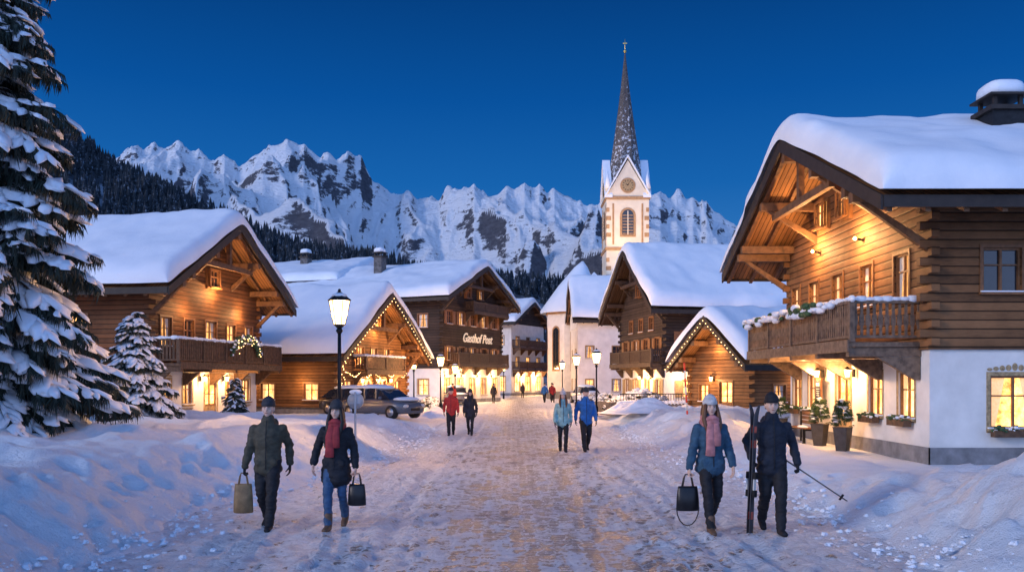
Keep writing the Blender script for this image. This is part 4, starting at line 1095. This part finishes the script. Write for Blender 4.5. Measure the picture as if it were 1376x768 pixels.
    mb.loft([(-.022,-.092,1.6),(0,-.098,1.599),(.022,-.092,1.6)],[.004,.006,.004],LIP,8)
    mb.build('eyes_and_mouth',par)
    mb=MB()
    zs_=[1.69,1.73,1.765,1.795,1.818,1.831,1.836]; rs_=[(.0895,.1095),(.091,.111),(.085,.104),(.068,.084),(.044,.055),(.02,.024),(.004,.005)]
    mb.loft([(0,.016+(q-1.69)*.15,q) for q in zs_],rs_,hat,20,er=False); mb.loft([(0,.015,1.688),(0,.015,1.694),(0,.016,1.728),(0,.017,1.733)],[(.086,.106),(.093,.113),(.094,.114),(.09,.11)],hat,20,er=False)
    if pom: mb.ell((0,.03,1.86),(.034,.034,.034),hat)
    mb.build('beanie',par)
    mb=MB()
    ln=1.4
    for sd in(-1,1):
        if female:
            mb.loft([(sd*.072,-.015,1.69),(sd*.088,-.03,1.6),(sd*.1,-.06,1.5),(sd*.095,-.12,1.42),(sd*.08,-.135,ln-.08)],[(.02,.055),(.026,.05),(.032,.04),(.03,.025),(.012,.012)],hair,10)
            mb.loft([(sd*.05,.07,1.69),(sd*.06,.085,1.58),(sd*.07,.09,1.45)],[(.045,.045),(.05,.05),(.035,.035)],hair,10)
        else: mb.loft([(sd*.068,.03,1.69),(sd*.064,.05,1.615)],[(.018,.05),(.012,.035)],hair,8)
    mb.build('hair',par)
    if scarf:
        mb=MB()
        pts=[(.09*math.cos(a),.0+.09*math.sin(a)*1.08,1.5+.02*math.sin(a*3)) for a in np.linspace(0,2*math.pi,15)]
        mb.loft(pts,[(.042,.045)]*15,scarf,10,ref=(0,0,1)); pts=[(p[0]*1.16,p[1]*1.16-.008,p[2]-.05) for p in pts]; mb.loft(pts,[(.038,.042)]*15,scarf,10,ref=(0,0,1))
        mb.loft([(-.03,-.13,1.45),(-.05,-.175,1.3),(-.05,-.175,1.15),(-.055,-.175,1.03)],[(.05,.024),(.062,.022),(.06,.02),(.066,.014)],scarf,10)
        mb.loft([(.03,-.13,1.45),(.035,-.178,1.3),(.035,-.175,1.16)],[(.045,.022),(.055,.022),(.055,.014)],scarf,10); mb.build('scarf',par)
    mb=MB(); q=trim or BLACK
    mb.loft([(0,-.15,hem+.03),(0,-.155,1.0),(0,-.14,1.1),(0,-.152,1.25),(0,-.13,1.38),(0,-.095,1.5)],[(.006,.004)]*6,q,6)
    mb.build('zip',par)
    return par,W

def bag(par,c,w,h,d,mat,hz,loopmat=None):
    mb=MB(); x,y,z=c
    mb.loft([(x,y,z-h),(x,y,z-h*.97),(x,y,z-h*.5),(x,y,z-.03),(x,y,z)],[(d*.46,w*.42),(d*.52,w*.5),(d*.5,w*.46),(d*.45,w*.3),(d*.43,w*.15)],mat,18,er=False)
    for q in(-.04,.04):
        pts=[(x-d*.25,y+q*.6,z-.02),(x-d*.17,y+q*.4,z+(hz-z)*.7),(x-.03,y,hz),(x+.03,y,hz),(x+d*.17,y+q*.4,z+(hz-z)*.7),(x+d*.25,y+q*.6,z-.02)]
        mb.loft(pts,[.009]*6,loopmat or mat,6,ref=(0,1,0))
    mb.build('bag',par)
OLIVE=cloth('jacket_olive',(.06,.053,.035)); CHAR=cloth('trousers_black',(.012,.012,.015)); JEAN=cloth('jeans',(.035,.085,.17))
BRN=M('boots_brown',(.13,.07,.04),.6,ns=12); GREYH=cloth('hat_grey',(.035,.035,.04)); CO=cloth('coat_black',(.01,.011,.016)); RED=cloth('scarf_red',(.3,.03,.035))
TEAL=cloth('jacket_petrol',(.03,.08,.13)); PINK=cloth('scarf_pink',(.5,.19,.18)); CREAM=cloth('hat_cream',(.55,.52,.5)); NAVY=cloth('jacket_navy',(.01,.014,.025))
MINT=cloth('jacket_mint',(.25,.45,.45)); BLUE=cloth('jacket_blue',(.02,.13,.38)); REDJ=cloth('jacket_red',(.42,.03,.025)); DKB=cloth('coat_dark',(.02,.02,.03))
TAN=M('bag_tan',(.24,.15,.07),.6,ns=10); BLK=M('bag_leather_black',(.01,.01,.012),.35,ns=10); HAIRD=M('hair_dark',(.015,.01,.008),.5); HAIRB=M('hair_auburn',(.13,.05,.02),.5)

p,W=person('man_with_shopping_bag',-3.4,11.9,1.84,OLIVE,CHAR,BLACK,GREYH,lead=1,rz=.05,wristR=(-.31,-.03,.86),curlR=1.1)
bag(p,(-.33,-.03,.63),.15,.4,.26,TAN,.775)
p,W=person('woman_with_tote_bag',-2.42,11.75,1.78,CO,JEAN,BRN,GREYH,female=True,lead=-1,hem=.68,scarf=RED,hair=HAIRD,rz=-.04,wristL=(.28,-.03,.87),wristR=(-.3,-.1,.92),curlL=1.1,glove=SKIN)
bag(p,(.3,-.03,.64),.14,.3,.25,BLK,.785)
p,W=person('woman_with_handbag',2.66,11.45,1.84,TEAL,CHAR,BRN,CREAM,female=True,lead=-1,hem=.82,scarf=PINK,hair=HAIRB,rz=.08,wristR=(-.3,-.05,.86),wristL=(.25,-.17,.9),curlR=1.1,glove=SKIN)
bag(p,(-.32,-.05,.62),.16,.32,.3,BLK,.775)
pts=[(-.32+.15*math.cos(a),-.05,.34+.24*math.sin(a)) for a in np.linspace(math.pi,2*math.pi,9)]
mb=MB(); mb.loft(pts,[.008]*9,BLK,6); mb.build('bag_strap',p)
p,W=person('man_with_skis',3.5,11.5,1.88,NAVY,CHAR,BLACK,BLACK,lead=1,hem=.8,rz=-.05,wristR=(-.28,-.1,.98),wristL=(.31,-.08,.9),curlR=1.0,curlL=1.2)
ps=empty('alpine_skis',(3.5-.335,11.37,float(street_z(np.array(3.17),np.array(11.37)))+.01)); ps.rotation_euler=(R(-1),R(2),R(-50))
SK1=M('ski_topsheet',(.04,.04,.045),.3,ns=3,amt=.9,bs=0); SK2=M('ski_base_grey',(.08,.08,.09),.4); SK3=M('ski_stripe',(.5,.1,.06),.4)
for off in(-.02,.02):
    mb=MB(); st=[(0,.038,0),(.25,.043,0),(.8,.031,0),(1.4,.043,0),(1.58,.044,.01),(1.66,.034,.03),(1.72,.012,.05)]
    for sx_,mt in((0,SK2),(1,SK1)):
        v=[];f=[]
        for (zz,ww,cc) in st:
            n0_=off+(cc if off>0 else -cc); v+=[(n0_-.006+sx_*.006,-ww,zz),(n0_-.006+sx_*.006,ww,zz),(n0_+sx_*.006,ww,zz),(n0_+sx_*.006,-ww,zz)]
        for i in range(len(st)-1):
            for k in range(4): f.append((i*4+k,i*4+(k+1)%4,i*4+4+(k+1)%4,i*4+4+k))
        f+=[(0,1,2,3),tuple(len(st)*4-4+k for k in range(4))]; mb.add(v,f,mt)
    for q0 in(.2,1.15,1.35): mb.box(off-.008,off+.008,-.028,.028,q0,q0+.1,SK3)
    o2=off+(.014 if off>0 else -.05)
    mb.box(o2,o2+.036,-.03,.03,.5,.59,METAL); mb.box(o2,o2+.045,-.035,.035,.74,.83,METAL); mb.box(o2,o2+.02,-.02,.02,.59,.74,FRWH)
    mb.build('ski',ps)
pp=empty('ski_poles',(3.5+.33,11.4,.83))
mb=MB()
for q in(0,.035):
    mb.loft([(-.25,.12+q,.22),(.55,-.25+q,-.36)],[.009,.007],SK2,8); mb.loft([(-.36,.17+q,.3),(-.25,.12+q,.22)],[.018,.016],METAL,8)
    mb.loft([(.485,-.222+q,-.313),(.495,-.226+q,-.32)],[.045,.045],METAL,12,er=False)
mb.build('poles',pp)
p,_=person('man_in_red_jacket',-2.25,31.5,1.78,REDJ,CHAR,BLACK,GREYH,vox=.022,lead=-1)
p,_=person('woman_in_dark_coat',-1.55,31.7,1.72,DKB,CHAR,BLACK,GREYH,female=True,vox=.022,hem=.72)
p,_=person('woman_in_mint_jacket',1.46,24.4,1.76,MINT,CHAR,BLACK,CREAM,female=True,vox=.02,hem=.8,hair=HAIRB,pom=True)
p,_=person('man_in_blue_jacket',2.12,24.5,1.84,BLUE,CHAR,BLACK,GREYH,vox=.02,lead=-1,rz=.06)
for x,y,nm,c,fe in((2.9,76,'pedestrian',BLUE,0),(3.65,76.5,'pedestrian',REDJ,0),(-1.6,74,'pedestrian',DKB,1),(3.9,84,'pedestrian',DKB,0),(-4.3,62,'pedestrian',REDJ,1),(1.2,96,'pedestrian',DKB,1)):
    person(nm,x,y,1.76,c,CHAR,BLACK,GREYH,female=bool(fe),vox=.035,rz=random.uniform(-.3,.3))

# ---------------------------------------------------------------- world, sun, camera
wd=bpy.data.worlds.new('World'); scene.world=wd; wd.use_nodes=True; nt=wd.node_tree; bg=nt.nodes['Background']
tc=node(nt,'ShaderNodeTexCoord').outputs['Generated']
nv=node(nt,'ShaderNodeVectorMath',{0:tc},operation='NORMALIZE').outputs[0]; sp=node(nt,'ShaderNodeSeparateXYZ',{0:nv})
base=ramp(nt,mth(nt,'MAXIMUM',sp.outputs[2],0.0),[(0,(.09,.27,.58)),(.15,(.028,.175,.5)),(.22,(.008,.125,.43)),(.31,(.002,.083,.34)),(.41,(.001,.05,.22)),(1,(.001,.03,.15))])
bk=node(nt,'ShaderNodeMapRange',{0:mth(nt,'MULTIPLY',sp.outputs[1],-1.0),1:-.15,2:.9,3:0.0,4:1.2},interpolation_type='SMOOTHSTEP').outputs[0]
glow=mixc(nt,ramp(nt,mth(nt,'MAXIMUM',sp.outputs[2],0.0),[(0,0.0),(.8,1.0)]),(.58,.64,.92),(.17,.44,1.05))
tw=mixc(nt,1.0,glow,node(nt,'ShaderNodeCombineXYZ',{0:bk,1:bk,2:bk}).outputs[0],'MULTIPLY')
sky=node(nt,'ShaderNodeTexSky',sky_type='NISHITA'); sky.sun_disc=False; sky.sun_elevation=R(-3); sky.sun_rotation=R(180)
sk=mixc(nt,1.0,sky.outputs[0],(.008,.012,.02),'MULTIPLY')
tot=mixc(nt,1.0,mixc(nt,1.0,base,tw,'ADD'),sk,'ADD')
nt.links.new(tot,bg.inputs[0]); bg.inputs[1].default_value=1.0
sun=bpy.data.lights.new('dusk_sun','SUN'); sun.energy=1.35; sun.angle=R(14); sun.color=(1,.9,.93)
so=bpy.data.objects.new('dusk_sun',sun); so.rotation_euler=(R(71),0,R(-64)); COL.objects.link(so)
cam=bpy.data.cameras.new('camera'); co=bpy.data.objects.new('camera',cam); COL.objects.link(co); scene.camera=co
co.location=(0,0,2.05); co.rotation_euler=(R(90),0,0); cam.lens=30; cam.sensor_width=36; cam.shift_y=.0916; cam.clip_end=12000
scene.view_settings.view_transform='Standard'; scene.view_settings.look='None'; scene.view_settings.exposure=0
